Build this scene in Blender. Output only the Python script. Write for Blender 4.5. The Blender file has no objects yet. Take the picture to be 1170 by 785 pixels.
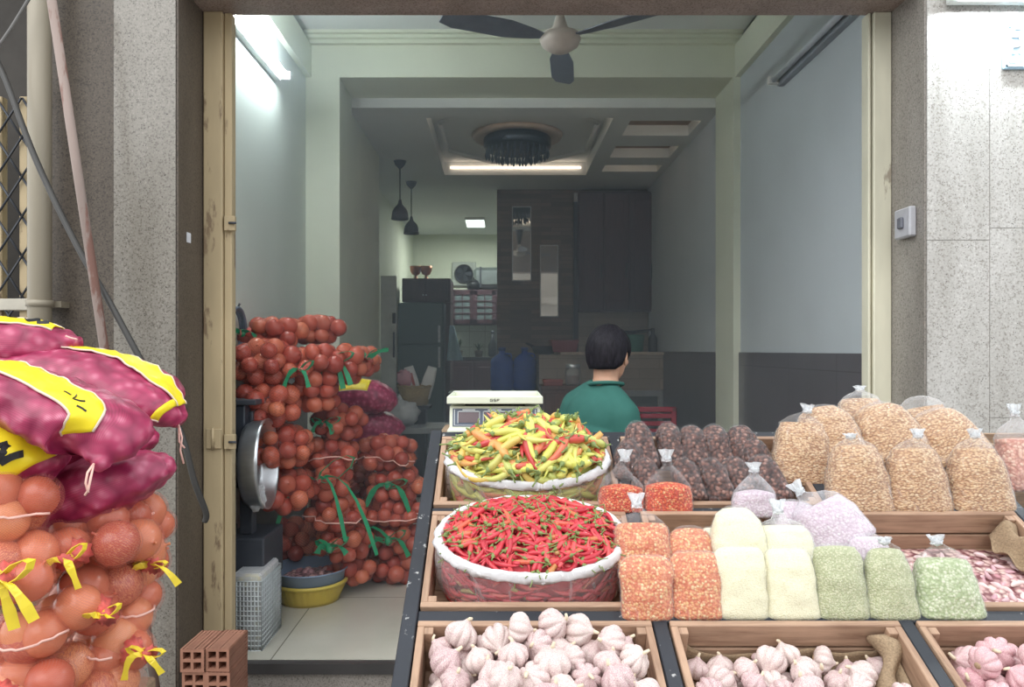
import bpy, bmesh, math, random
from mathutils import Matrix, Vector, Euler, noise
PI = math.pi
sc = bpy.context.scene
COL = sc.collection

# ------------------------------------------------------------------ camera, sky, lights, exposure
F, PX, PY, CZ = 870.0, 572.0, 400.0, 1.45
cam_d = bpy.data.cameras.new('camera')
cam = bpy.data.objects.new('camera', cam_d); COL.objects.link(cam)
cam.location = (0, 0, CZ); cam.rotation_euler = (PI/2, 0, 0)
cam_d.sensor_width = 36; cam_d.lens = F/1170*36
cam_d.shift_x = (585-PX)/1170; cam_d.shift_y = (PY-392.5)/1170
cam_d.clip_start = 0.02
sc.camera = cam
sc.view_settings.view_transform = 'Standard'; sc.view_settings.look = 'None'
sc.view_settings.gamma = 1; sc.view_settings.use_curve_mapping = False
sc.view_settings.exposure = 0.80
w = bpy.data.worlds.new('sky'); sc.world = w; w.use_nodes = True
w.node_tree.nodes['Background'].inputs[0].default_value = (0.92, 0.965, 1.0, 1)
w.node_tree.nodes['Background'].inputs[1].default_value = 1.05
sun_d = bpy.data.lights.new('sun', 'SUN'); sun_d.energy = 0.9; sun_d.angle = math.radians(60)
sun_d.color = (1, .97, .93)
sun = bpy.data.objects.new('sun', sun_d); COL.objects.link(sun)
sun.rotation_euler = (math.radians(48), 0, math.radians(-28))
sc.cycles.transparent_max_bounces = 24
sc.cycles.max_bounces = 8

def at(x, y, Y):
    return Vector(((x-PX)*Y/F, Y, CZ-(y-PY)*Y/F))

# ------------------------------------------------------------------ helpers
def lin(c):
    def f(v):
        v /= 255.0
        return v/12.92 if v <= .04045 else ((v+.055)/1.055)**2.4
    return (f(c[0]), f(c[1]), f(c[2]), 1)

class MB:
    def __init__(s): s.v = []; s.f = []; s.sm = []; s.mi = []; s.uv = []
    def add(s, vs, fs, smooth=True, mi=0, uvs=None):
        o = len(s.v); s.v.extend([Vector(p) for p in vs])
        for k, f in enumerate(fs):
            s.f.append([i+o for i in f]); s.sm.append(smooth); s.mi.append(mi)
            s.uv.append(uvs[k] if uvs else None)
        return s
    def join(s, b, M=None):
        vs = [M @ p for p in b.v] if M else b.v
        o = len(s.v); s.v.extend([Vector(p) for p in vs])
        for f, a, m, u in zip(b.f, b.sm, b.mi, b.uv):
            s.f.append([i+o for i in f]); s.sm.append(a); s.mi.append(m); s.uv.append(u)
        return s
    def xf(s, M):
        s.v = [M @ p for p in s.v]; return s
    def box(s, c, d, rot=None, bev=0.0, mi=0, seg=1):
        bm = bmesh.new(); bmesh.ops.create_cube(bm, size=1)
        for v in bm.verts: v.co = Vector((v.co.x*d[0], v.co.y*d[1], v.co.z*d[2]))
        if bev > 0:
            bmesh.ops.bevel(bm, geom=bm.edges[:], offset=min(bev, min(d)*.45), segments=seg, affect='EDGES', profile=.5)
        R = (Euler(rot).to_matrix() if rot else Matrix.Identity(3))
        bm.verts.index_update()
        vs = [R @ v.co + Vector(c) for v in bm.verts]
        fs = [[v.index for v in f.verts] for f in bm.faces]
        bm.free()
        return s.add(vs, fs, False, mi)
    def bx(s, x0, x1, y0, y1, z0, z1, bev=0.0, mi=0):
        return s.box(((x0+x1)/2, (y0+y1)/2, (z0+z1)/2), (x1-x0, y1-y0, z1-z0), None, bev, mi)
    def tube(s, path, r, n=8, caps=True, mi=0, flat=1.0, up=None):
        P = [Vector(p) for p in path]; k = len(P)
        R = r if isinstance(r, (list, tuple)) else [r]*k
        vs = []; N = None
        for i in range(k):
            t = (P[min(i+1, k-1)]-P[max(i-1, 0)])
            t = t.normalized() if t.length > 1e-9 else Vector((0, 0, 1))
            if N is None:
                a = Vector(up) if up else (Vector((0, 0, 1)) if abs(t.z) < .9 else Vector((1, 0, 0)))
                N = (a - t*a.dot(t)).normalized()
            else:
                N = N - t*N.dot(t)
                N = N.normalized() if N.length > 1e-9 else t.orthogonal().normalized()
            B = t.cross(N)
            for j in range(n):
                a = 2*PI*j/n
                vs.append(P[i] + N*(math.cos(a)*R[i]) + B*(math.sin(a)*R[i]*flat))
        fs = [[i*n+j, i*n+(j+1) % n, (i+1)*n+(j+1) % n, (i+1)*n+j] for i in range(k-1) for j in range(n)]
        if caps: fs += [list(range(n))[::-1], [(k-1)*n+j for j in range(n)]]
        return s.add(vs, fs, True, mi)
    def rings(s, rings, cap0=True, cap1=True, mi=0, smooth=True, uv=False):
        n = len(rings[0]); k = len(rings)
        vs = [p for r in rings for p in r]
        fs = []; us = []
        for i in range(k-1):
            for j in range(n):
                fs.append([i*n+j, i*n+(j+1) % n, (i+1)*n+(j+1) % n, (i+1)*n+j])
                us.append([(j/n, i/(k-1)), ((j+1)/n, i/(k-1)), ((j+1)/n, (i+1)/(k-1)), (j/n, (i+1)/(k-1))])
        if cap0: fs.append(list(range(n))[::-1]); us.append([(j/n, 0) for j in range(n)])
        if cap1: fs.append([(k-1)*n+j for j in range(n)]); us.append([(j/n, 1) for j in range(n)])
        return s.add(vs, fs, smooth, mi, us if uv else None)
    def lathe(s, prof, n=24, M=None, mi=0, fn=None, cap0=True, cap1=True, smooth=True):
        rs = []
        for (r, z) in prof:
            ring = []
            for j in range(n):
                a = 2*PI*j/n; rr = r*(fn(a, z) if fn else 1)
                p = Vector((rr*math.cos(a), rr*math.sin(a), z))
                ring.append(M @ p if M else p)
            rs.append(ring)
        return s.rings(rs, cap0, cap1, mi, smooth)
    def ball(s, c, r, nu=14, nv=9, M=None, mi=0, fn=None):
        rx, ry, rz = r if isinstance(r, (tuple, list)) else (r, r, r)
        rs = []
        for i in range(nv+1):
            ph = -PI/2 + PI*i/nv; ring = []
            cp = max(math.cos(ph), 1e-4)
            for j in range(nu):
                a = 2*PI*j/nu
                d = Vector((cp*math.cos(a), cp*math.sin(a), math.sin(ph)))
                k = fn(d) if fn else 1
                p = Vector((d.x*rx*k, d.y*ry*k, d.z*rz*k))
                ring.append((M @ p if M else p)+Vector(c))
            rs.append(ring)
        return s.rings(rs, True, True, mi)
    def strip(s, path, wdir, wd, th=.0012, mi=0):
        P = [Vector(p) for p in path]; rs = []
        for i, p in enumerate(P):
            t = (P[min(i+1, len(P)-1)]-P[max(i-1, 0)]).normalized()
            W = Vector(wdir[i] if isinstance(wdir, list) else wdir)
            W = (W-t*W.dot(t)); W = W.normalized() if W.length > 1e-6 else t.orthogonal().normalized()
            Nn = t.cross(W)
            h = (wd[i] if isinstance(wd, list) else wd)/2
            rs.append([p-W*h-Nn*th/2, p+W*h-Nn*th/2, p+W*h+Nn*th/2, p-W*h+Nn*th/2])
        return s.rings(rs, True, True, mi, smooth=False)
    def prism(s, pts, y0, y1, mi=0, bev=0):      # outline in x,z extruded along y
        n = len(pts)
        vs = [(p[0], y0, p[1]) for p in pts]+[(p[0], y1, p[1]) for p in pts]
        fs = [[i, (i+1) % n, n+(i+1) % n, n+i] for i in range(n)]+[list(range(n))[::-1], [n+i for i in range(n)]]
        return s.add(vs, fs, False, mi)
    def mesh(s, name, mats):
        me = bpy.data.meshes.new(name)
        me.from_pydata([tuple(p) for p in s.v], [], s.f)
        me.polygons.foreach_set('use_smooth', s.sm)
        me.polygons.foreach_set('material_index', s.mi)
        if any(s.uv):
            L = me.uv_layers.new(name='uv'); d = L.data; k = 0
            for poly, u in zip(me.polygons, s.uv):
                for q in range(poly.loop_total):
                    d[poly.loop_start+q].uv = u[q] if u else (0, 0)
        for m in (mats if isinstance(mats, (list, tuple)) else [mats]): me.materials.append(m)
        bm = bmesh.new(); bm.from_mesh(me); bmesh.ops.recalc_face_normals(bm, faces=bm.faces[:]); bm.to_mesh(me); bm.free()
        return me

XM = {}
def M_of(o): return XM.get(o.name, Matrix.Identity(4))
def thing(name, label, cat, loc=(0, 0, 0), rot=(0, 0, 0), group=None):
    o = bpy.data.objects.new(name, None); COL.objects.link(o)
    o.empty_display_size = .05
    o.location = loc; o.rotation_euler = rot
    XM[o.name] = Matrix.LocRotScale(Vector(loc), Euler(rot), None)
    return tag(o, label, cat, group)
def tag(o, label, cat, group=None):
    o['label'] = label; o['category'] = cat
    if group: o['group'] = group
    return o
def part(name, mb, mats, parent=None, world=False, label=None):
    if parent is not None and world: mb.xf(M_of(parent).inverted())
    o = bpy.data.objects.new(name, mb.mesh(name, mats)); COL.objects.link(o)
    if parent is not None:
        o.parent = parent; XM[o.name] = M_of(parent)
    if label: o['label'] = label
    return o
def solo(name, mb, mats, label, cat, group=None, loc=None, rot=(0, 0, 0)):
    """a thing that is one mesh; mb is given in world space, the origin is set at loc"""
    if loc is not None:
        T = Matrix.LocRotScale(Vector(loc), Euler(rot), None); mb.xf(T.inverted())
    o = part(name, mb, mats)
    if loc is not None:
        o.location = loc; o.rotation_euler = rot; XM[o.name] = T
    return tag(o, label, cat, group)
def struct(name, mb, mats):
    o = part(name, mb, mats); o['kind'] = 'structure'; return o
def inst(src, M, parent=None):
    o = src.copy(); COL.objects.link(o)
    o.parent = parent; o.matrix_parent_inverse = Matrix.Identity(4)
    o.matrix_basis = M
    return o
def dup(root, M, label=None, group=None):
    r = inst(root, M)
    if label: r['label'] = label
    if group: r['group'] = group
    for ch in root.children:
        c = ch.copy(); COL.objects.link(c); c.parent = r
        for g in ch.children:
            d = g.copy(); COL.objects.link(d); d.parent = c
    return r

# ------------------------------------------------------------------ materials
def new_mat(name):
    m = bpy.data.materials.new(name); m.use_nodes = True
    nt = m.node_tree
    return m, nt, nt.nodes, nt.links, nt.nodes['Principled BSDF']
def ramp(N, stops, interp='LINEAR'):
    r = N.new('ShaderNodeValToRGB'); e = r.color_ramp.elements
    r.color_ramp.interpolation = interp
    while len(e) < len(stops): e.new(.5)
    for k, (p, c) in enumerate(stops):
        e[k].position = p; e[k].color = lin(c) if max(c) > 1.001 else (c[0], c[1], c[2], 1)
    return r
def coords(N, L, scale=(1, 1, 1), kind='Object', rot=(0, 0, 0)):
    t = N.new('ShaderNodeTexCoord'); mp = N.new('ShaderNodeMapping')
    mp.inputs['Scale'].default_value = scale; mp.inputs['Rotation'].default_value = rot
    L.new(t.outputs[kind], mp.inputs[0]); return mp.outputs[0]
def ntex(N, L, v, scale, detail=4, rough=.55, dist=0):
    n = N.new('ShaderNodeTexNoise'); n.inputs['Scale'].default_value = scale
    n.inputs['Detail'].default_value = detail; n.inputs['Roughness'].default_value = rough
    n.inputs['Distortion'].default_value = dist
    if v is not None: L.new(v, n.inputs['Vector'])
    return n
def bump(N, L, h, b, strength=.3, dist=.01):
    q = N.new('ShaderNodeBump'); q.inputs['Strength'].default_value = strength; q.inputs['Distance'].default_value = dist
    L.new(h, q.inputs['Height']); L.new(q.outputs[0], b.inputs['Normal']); return q
def mix(N, L, fac, a, b, blend='MIX'):
    m = N.new('ShaderNodeMix'); m.data_type = 'RGBA'; m.blend_type = blend
    if isinstance(fac, (int, float)): m.inputs[0].default_value = fac
    else: L.new(fac, m.inputs[0])
    for i, c in ((6, a), (7, b)):
        if isinstance(c, tuple): m.inputs[i].default_value = c
        else: L.new(c, m.inputs[i])
    return m.outputs[2]

def plain(name, c, rough=.6, var=.12, scale=12, metal=0, spec=.5, bmp=0, stretch=(1, 1, 1), emit=0, sheen=0):
    m, nt, N, L, b = new_mat(name)
    v = coords(N, L, stretch); n = ntex(N, L, v, scale)
    c0 = tuple(max(0, x*(1-var)) for x in lin(c)[:3]); c1 = tuple(min(1, x*(1+var)) for x in lin(c)[:3])
    r = N.new('ShaderNodeValToRGB'); r.color_ramp.elements[0].position = .3; r.color_ramp.elements[1].position = .7
    r.color_ramp.elements[0].color = (*c0, 1); r.color_ramp.elements[1].color = (*c1, 1)
    L.new(n.outputs[0], r.inputs[0]); L.new(r.outputs[0], b.inputs['Base Color'])
    b.inputs['Roughness'].default_value = rough; b.inputs['Metallic'].default_value = metal
    b.inputs['Specular IOR Level'].default_value = spec
    if bmp: bump(N, L, n.outputs[0], b, bmp, .004)
    if emit:
        b.inputs['Emission Color'].default_value = lin(c); b.inputs['Emission Strength'].default_value = emit
    return m
def granite(name, base, dark, light, rough=.35, coat=0):
    m, nt, N, L, b = new_mat(name)
    v = coords(N, L)
    n1 = ntex(N, L, v, 150, 3, .6); r1 = ramp(N, [(.36, dark), (.47, base), (.60, base), (.70, light)])
    L.new(n1.outputs[0], r1.inputs[0])
    vo = N.new('ShaderNodeTexVoronoi'); vo.inputs['Scale'].default_value = 105; L.new(v, vo.inputs['Vector'])
    rv = ramp(N, [(.0, (0, 0, 0)), (.16, (0, 0, 0)), (.26, (1, 1, 1))]); L.new(vo.outputs['Distance'], rv.inputs[0])
    n3 = ntex(N, L, v, 34, 2); r3 = ramp(N, [(.52, (1, 1, 1)), (.60, (0, 0, 0))]); L.new(n3.outputs[0], r3.inputs[0])
    mx = N.new('ShaderNodeMath'); mx.operation = 'MAXIMUM'; L.new(rv.outputs[0], mx.inputs[0]); L.new(r3.outputs[0], mx.inputs[1])
    col = mix(N, L, mx.outputs[0], lin(tuple(x*.62 for x in dark)), r1.outputs[0])
    vs = coords(N, L, (3, 3, .6)); n4 = ntex(N, L, vs, 2.2, 5, .6); r4 = ramp(N, [(.35, (.80, .79, .77)), (.62, (1, 1, 1))])
    L.new(n4.outputs[0], r4.inputs[0])
    col = mix(N, L, 1.0, col, r4.outputs[0], 'MULTIPLY')
    L.new(col, b.inputs['Base Color']); b.inputs['Roughness'].default_value = rough
    return m
def wood(name, base, dark, scale=1.0, axis='x', rough=.6):
    m, nt, N, L, b = new_mat(name)
    st = {'x': (1.2, 14, 14), 'y': (14, 1.2, 14), 'z': (14, 14, 1.2)}[axis]
    v = coords(N, L, tuple(q*scale for q in st)); n = ntex(N, L, v, 5, 6, .62, .6)
    r = ramp(N, [(.30, dark), (.50, base), (.72, tuple(min(255, q*1.10) for q in base))]); L.new(n.outputs[0], r.inputs[0])
    v2 = coords(N, L); n2 = ntex(N, L, v2, 9, 3); r2 = ramp(N, [(.3, (.84, .82, .80)), (.65, (1, 1, 1))]); L.new(n2.outputs[0], r2.inputs[0])
    oi = N.new('ShaderNodeObjectInfo')
    r5 = ramp(N, [(0, (.9, .9, .9)), (1, (1, 1, 1))]); L.new(oi.outputs['Random'], r5.inputs[0])
    c = mix(N, L, 1.0, r.outputs[0], r2.outputs[0], 'MULTIPLY'); c = mix(N, L, 1.0, c, r5.outputs[0], 'MULTIPLY')
    L.new(c, b.inputs['Base Color']); b.inputs['Roughness'].default_value = rough
    bump(N, L, n.outputs[0], b, .15, .002)
    return m
def tiles(name, c, grout, sx, sy, kind='Object', rough=.25, off=(0, 0, 0), rot=(0, 0, 0), gap=.004, var=.06, offset=0.0):
    m, nt, N, L, b = new_mat(name)
    t = N.new('ShaderNodeTexCoord'); mp = N.new('ShaderNodeMapping'); mp.vector_type = 'POINT'
    mp.inputs['Location'].default_value = off; mp.inputs['Rotation'].default_value = rot
    L.new(t.outputs[kind], mp.inputs[0])
    br = N.new('ShaderNodeTexBrick'); br.offset = offset
    br.inputs['Scale'].default_value = 1; br.inputs['Mortar Size'].default_value = gap
    br.inputs['Brick Width'].default_value = sx; br.inputs['Row Height'].default_value = sy
    br.inputs['Color1'].default_value = lin(c); br.inputs['Color2'].default_value = lin(tuple(q*(1-var) for q in c)); br.inputs['Mortar'].default_value = lin(grout)
    L.new(mp.outputs[0], br.inputs['Vector'])
    n = ntex(N, L, mp.outputs[0], 3, 5); r = ramp(N, [(.3, (.86, .86, .85)), (.7, (1, 1, 1))]); L.new(n.outputs[0], r.inputs[0])
    c2 = mix(N, L, 1.0, br.outputs['Color'], r.outputs[0], 'MULTIPLY')
    L.new(c2, b.inputs['Base Color']); b.inputs['Roughness'].default_value = rough
    return m
def random_ramp(name, stops, rough=.3, island=False, noise_amt=.25, nscale=40, spec=.5, sss=0, stretch=(1, 1, 1), bmp=0):
    m, nt, N, L, b = new_mat(name)
    src = N.new('ShaderNodeNewGeometry').outputs['Random Per Island'] if island else N.new('ShaderNodeObjectInfo').outputs['Random']
    v = coords(N, L, stretch); n = ntex(N, L, v, nscale, 3)
    ma = N.new('ShaderNodeMath'); ma.operation = 'MULTIPLY_ADD'; ma.inputs[1].default_value = noise_amt; ma.inputs[2].default_value = -noise_amt/2
    L.new(n.outputs[0], ma.inputs[0])
    ad = N.new('ShaderNodeMath'); ad.operation = 'ADD'; L.new(src, ad.inputs[0]); L.new(ma.outputs[0], ad.inputs[1])
    r = ramp(N, stops); L.new(ad.outputs[0], r.inputs[0]); L.new(r.outputs[0], b.inputs['Base Color'])
    b.inputs['Roughness'].default_value = rough; b.inputs['Specular IOR Level'].default_value = spec
    if sss:
        b.inputs['Subsurface Weight'].default_value = sss; b.inputs['Subsurface Radius'].default_value = (.01, .005, .003)
    if bmp: bump(N, L, n.outputs[0], b, bmp, .003)
    return m
def film(name, c=(245, 247, 250), fac=.16, rough=.12, edge=.45, scale=30, bstr=.6):
    m, nt, N, L, b = new_mat(name)
    b.inputs['Base Color'].default_value = lin(c); b.inputs['Roughness'].default_value = rough
    b.inputs['Specular IOR Level'].default_value = .8
    v = coords(N, L, (1, 1, .45)); n = ntex(N, L, v, scale, 4, .6, 1.2); bump(N, L, n.outputs[0], b, bstr, .012)
    tr = N.new('ShaderNodeBsdfTransparent'); tr.inputs[0].default_value = (.97, .97, .97, 1)
    lw = N.new('ShaderNodeLayerWeight'); lw.inputs[0].default_value = .35
    r = ramp(N, [(.58, (0, 0, 0)), (.72, (1, 1, 1))]); L.new(n.outputs[0], r.inputs[0])  # white streaks painted into the film as wrinkle highlights
    a = N.new('ShaderNodeMath'); a.operation = 'MULTIPLY_ADD'; a.inputs[1].default_value = edge; a.inputs[2].default_value = fac
    L.new(lw.outputs['Facing'], a.inputs[0])
    a2 = N.new('ShaderNodeMath'); a2.operation = 'MULTIPLY_ADD'; a2.inputs[1].default_value = max(fac*1.2, .20)
    L.new(r.outputs[0], a2.inputs[0]); L.new(a.outputs[0], a2.inputs[2])
    ms = N.new('ShaderNodeMixShader'); L.new(a2.outputs[0], ms.inputs[0]); L.new(tr.outputs[0], ms.inputs[1]); L.new(b.outputs[0], ms.inputs[2])
    L.new(ms.outputs[0], N['Material Output'].inputs[0])
    return m
def net_mat(name, c, nu, nv, thick=.30, base=.12):
    m, nt, N, L, b = new_mat(name)
    b.inputs['Base Color'].default_value = lin(c); b.inputs['Roughness'].default_value = .35
    t = N.new('ShaderNodeTexCoord'); sx = N.new('ShaderNodeSeparateXYZ'); L.new(t.outputs['UV'], sx.inputs[0])
    def mth(op, a, bb=None):
        q = N.new('ShaderNodeMath'); q.operation = op
        for i, z in enumerate((a, bb)):
            if z is None: continue
            if isinstance(z, (int, float)): q.inputs[i].default_value = z
            else: L.new(z, q.inputs[i])
        return q.outputs[0]
    U = mth('MULTIPLY', sx.outputs[0], nu); V = mth('MULTIPLY', sx.outputs[1], nv)
    p = mth('LESS_THAN', mth('FRACT', mth('ADD', U, V)), thick); q = mth('LESS_THAN', mth('FRACT', mth('SUBTRACT', U, V)), thick)
    g = mth('MAXIMUM', mth('MAXIMUM', p, q), base)
    g = mth('MULTIPLY', g, .42)
    tr = N.new('ShaderNodeBsdfTransparent')
    ms = N.new('ShaderNodeMixShader'); L.new(g, ms.inputs[0]); L.new(tr.outputs[0], ms.inputs[1]); L.new(b.outputs[0], ms.inputs[2])
    L.new(ms.outputs[0], N['Material Output'].inputs[0])
    return m
def grains(name, stops, scale=200, rough=.6, bstr=.7, stretch=(1, 1, 1), gap=None):
    m, nt, N, L, b = new_mat(name)
    v0 = coords(N, L, stretch)
    nz = ntex(N, L, v0, scale*.5, 2)
    av = N.new('ShaderNodeVectorMath'); av.operation = 'MULTIPLY_ADD'
    av.inputs[1].default_value = (.9/scale,)*3; L.new(nz.outputs['Color'], av.inputs[0]); L.new(v0, av.inputs[2])
    vo = N.new('ShaderNodeTexVoronoi'); vo.inputs['Scale'].default_value = scale; L.new(av.outputs[0], vo.inputs['Vector'])
    sp = N.new('ShaderNodeSeparateColor'); L.new(vo.outputs['Color'], sp.inputs[0])
    r = ramp(N, stops); L.new(sp.outputs[0], r.inputs[0])
    col = r.outputs[0]
    if gap:
        rg = ramp(N, [(.35, (1, 1, 1)), (.75, (0, 0, 0))]); L.new(vo.outputs['Distance'], rg.inputs[0])
        col = mix(N, L, rg.outputs[0], lin(gap), col)
    L.new(col, b.inputs['Base Color']); b.inputs['Roughness'].default_value = rough
    bump(N, L, vo.outputs['Distance'], b, -bstr if False else bstr, .004).invert = True
    return m
def glow(name, c, s):
    m, nt, N, L, b = new_mat(name)
    b.inputs['Base Color'].default_value = lin(c); b.inputs['Emission Color'].default_value = lin(c); b.inputs['Emission Strength'].default_value = s
    return m
def flaky(name, base, under, amount=.5, rough=.6, scale=14, streak=(1, 1, .25)):
    m, nt, N, L, b = new_mat(name)
    v = coords(N, L, streak); n = ntex(N, L, v, scale, 6, .65); r = ramp(N, [(amount, (0, 0, 0)), (amount+.05, (1, 1, 1))]); L.new(n.outputs[0], r.inputs[0])
    n2 = ntex(N, L, v, 5, 4); r2 = ramp(N, [(.3, tuple(q*.85 for q in base)), (.7, base)]); L.new(n2.outputs[0], r2.inputs[0])
    L.new(mix(N, L, r.outputs[0], r2.outputs[0], lin(under)), b.inputs['Base Color']); b.inputs['Roughness'].default_value = rough
    return m

G = {}
G['granite'] = granite('granite_grey', (188, 185, 181), (150, 145, 139), (212, 210, 206))
G['granite_shaded'] = granite('granite_grey_shaded', (140, 135, 127), (108, 102, 95), (164, 158, 150), .22)  # left pillar granite, the shade on it put into the colour
G['granite_dark'] = granite('granite_brown_shaded', (96, 86, 76), (66, 58, 52), (120, 108, 95), .45)  # brown stone, darkened further to paint in the shade at the left
G['granite_jamb'] = granite('granite_jamb', (150, 144, 138), (112, 106, 101), (174, 168, 161), .4)
G['cream'] = plain('cream_paint', (216, 221, 203), .7, .04, 2.2)
G['wallL'] = plain('pale_green_paint', (208, 216, 208), .7, .04, 2)
G['wallR'] = plain('pale_grey_paint', (190, 198, 203), .7, .05, 1.6)
G['ceil'] = plain('ceiling_paint', (222, 226, 224), .8, .03, 2)
G['dado'] = tiles('dado_tile', (104, 102, 108), (82, 80, 85), .45, .6, rough=.3, rot=(0, PI/2, 0), gap=.003)
G['dado_w'] = plain('dado_brown', (84, 80, 84), .3, .08, 5)
G['floor'] = tiles('floor_tile', (196, 194, 182), (128, 126, 116), .8, .8, off=(.95, -3.14+.0, 0), gap=.003, rough=.22)
G['pave'] = granite('pavement', (130, 128, 124), (92, 90, 88), (160, 158, 152), .8)
G['black_stone'] = plain('black_stone', (62, 60, 60), .4, .1)
G['frameY'] = flaky('peeling_yellow_paint', (194, 174, 138), (134, 114, 90), .57)
G['frameW'] = flaky('peeling_cream_paint', (226, 222, 200), (150, 140, 124), .62)
G['pvc'] = plain('pvc_pipe', (152, 143, 126), .45, .07, 5, stretch=(1, 1, .3))
G['rust'] = flaky('rusty_pole', (160, 142, 134), (126, 92, 82), .50, .7, 9)
G['cable'] = plain('dark_cable', (62, 60, 58), .5)
G['black'] = plain('matte_black', (36, 37, 42), .5)
G['blackpaint'] = flaky('chipped_black_paint', (46, 50, 58), (190, 190, 188), .615, .45, 34, (1, 1, 1))
G['tray'] = wood('tray_pine', (182, 150, 126), (148, 116, 95))
G['trayY'] = wood('tray_pine_side', (182, 150, 126), (148, 116, 95), 1, 'y')
G['board'] = wood('old_board', (158, 132, 108), (112, 92, 76))
G['film'] = film('clear_plastic', fac=.035, edge=.22, rough=.08)
G['film2'] = film('loose_clear_plastic', fac=.10, edge=.38, bstr=.9)
G['filmW'] = film('milky_plastic', (240, 242, 245), .30, .25, .55, 18)
G['whiteplastic'] = film('folded_white_plastic', (246, 246, 248), .72, .3, .3, 25, .4)
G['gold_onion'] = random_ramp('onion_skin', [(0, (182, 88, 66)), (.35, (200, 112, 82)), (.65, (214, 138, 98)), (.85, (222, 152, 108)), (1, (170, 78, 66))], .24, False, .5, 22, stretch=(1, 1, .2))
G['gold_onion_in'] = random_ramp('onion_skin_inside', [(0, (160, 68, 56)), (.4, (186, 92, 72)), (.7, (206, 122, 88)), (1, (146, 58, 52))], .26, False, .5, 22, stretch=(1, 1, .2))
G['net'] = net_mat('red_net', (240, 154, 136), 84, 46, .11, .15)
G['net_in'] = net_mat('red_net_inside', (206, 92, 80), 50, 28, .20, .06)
G['netneck'] = plain('red_net_gather', (216, 100, 92), .5, .3, 90)
G['twine'] = plain('pale_pink_twine', (236, 190, 178), .7)
G['yellow_tie'] = plain('yellow_ribbon', (240, 214, 60), .35, .1, 20, spec=.6)
G['green_tie'] = plain('green_ribbon', (34, 142, 96), .4, .15, 20)
G['steel'] = plain('brushed_aluminium', (196, 200, 204), .28, .08, 9, metal=.9, stretch=(1, 1, 6))
G['dark_steel'] = plain('dark_painted_steel', (58, 62, 70), .45, .1)
# ------------------------------------------------------------------ the setting
def B(*a, **k): return MB().bx(*a, **k)
FZ = .17
struct('pavement', B(-6, 7, -7, 3.12, -.1, 0), G['pave'])
struct('floor', B(-1.7, 2.0, 3.15, 12.6, FZ-.15, FZ), G['floor'])
mb = B(-1.209, 1.589, 3.11, 3.17, FZ-.045, FZ-.002)
struct('trim_1', mb, G['black_stone'])
struct('trim_2', B(-1.209, 1.589, 3.125, 3.2, -.05, FZ-.045), G['granite_jamb'])
# facade
struct('pillar_left', B(-1.448, -1.217, 2.85, 3.2, 0, 4.4), G['granite_shaded'])
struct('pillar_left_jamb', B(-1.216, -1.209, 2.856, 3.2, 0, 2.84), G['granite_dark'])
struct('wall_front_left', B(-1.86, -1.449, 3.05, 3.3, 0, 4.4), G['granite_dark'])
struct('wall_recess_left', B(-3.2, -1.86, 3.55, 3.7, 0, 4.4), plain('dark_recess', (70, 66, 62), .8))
mb = B(1.597, 1.829, 2.85, 3.3, 0, 1.86); mb.bx(1.597, 1.829, 2.85, 3.3, 1.863, 4.4)
mb.bx(1.832, 3.6, 2.85, 3.3, 0, 1.195); mb.bx(1.832, 3.6, 2.85, 3.3, 1.198, 1.905); mb.bx(1.832, 3.6, 2.85, 3.3, 1.908, 4.4)
mb.bx(1.60, 3.6, 2.853, 3.29, 0, 4.39)
struct('pillar_right', mb, G['granite'])
struct('pillar_right_jamb', B(1.589, 1.596, 2.856, 3.3, 0, 2.84), G['granite_jamb'])
struct('lintel', B(-1.209, 1.589, 2.86, 3.125, 2.824, 4.4), granite('granite_pink', (168, 150, 142), (122, 106, 100), (190, 174, 166), .5))
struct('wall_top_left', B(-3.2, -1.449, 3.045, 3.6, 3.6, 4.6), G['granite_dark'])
# door posts
mb = B(-1.206, -1.128, 3.085, 3.15, FZ-.02, 2.824, .004); mb.bx(-1.126, -1.095, 3.10, 3.15, FZ-.02, 2.824, .004)
struct('door_frame_left', mb, G['frameY'])
mb = B(1.515, 1.588, 3.09, 3.15, FZ-.02, 2.824, .004); mb.bx(1.497, 1.508, 3.10, 3.16, FZ-.02, 2.824, .003)
struct('door_frame_right', mb, G['frameW'])
# front room
struct('wall_left', B(-1.5, -1.30, 3.3, 5.1, 0, 3.6), G['wallL'])
struct('wall_right', B(1.60, 1.8, 3.3, 8.5, 0, 3.6), G['wallR'])
struct('baseboard_right', B(1.588, 1.60, 3.17, 8.3, FZ, 1.435), G['dado'])
struct('baseboard_left', B(-1.30, -1.288, 3.17, 5.08, FZ, 1.435), G['dado'])
struct('ceiling', B(-1.5, 1.8, 3.1, 5.6, 3.55, 3.7), G['ceil'])
mb = MB()
for i, (d, z0, z1) in enumerate(((.035, 3.485, 3.51), (.065, 3.51, 3.53), (.10, 3.53, 3.549))):
    mb.bx(-1.29, 1.59, 5.08-d, 5.081, z0, z1)
    mb.bx(-1.30, -1.26-d, 3.3, 5.08-d, z0, z1); mb.bx(1.56+d, 1.60, 3.3, 5.08-d, z0, z1)
struct('trim_3', mb, G['cream'])
mb = B(-1.30, -1.262, 3.3, 5.079, 3.27, 3.485); mb.bx(1.562, 1.60, 3.3, 5.079, 3.27, 3.485)
struct('trim_4', mb, G['cream'])
mb = B(-1.30, -1.074, 5.08, 5.5, 0, 3.27); mb.bx(1.553, 1.60, 5.08, 5.5, FZ, 3.27)
struct('wall_portal', mb, G['cream'])
struct('beam', B(-1.30, 1.60, 5.081, 5.5, 3.27, 3.56), G['cream'])
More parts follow.
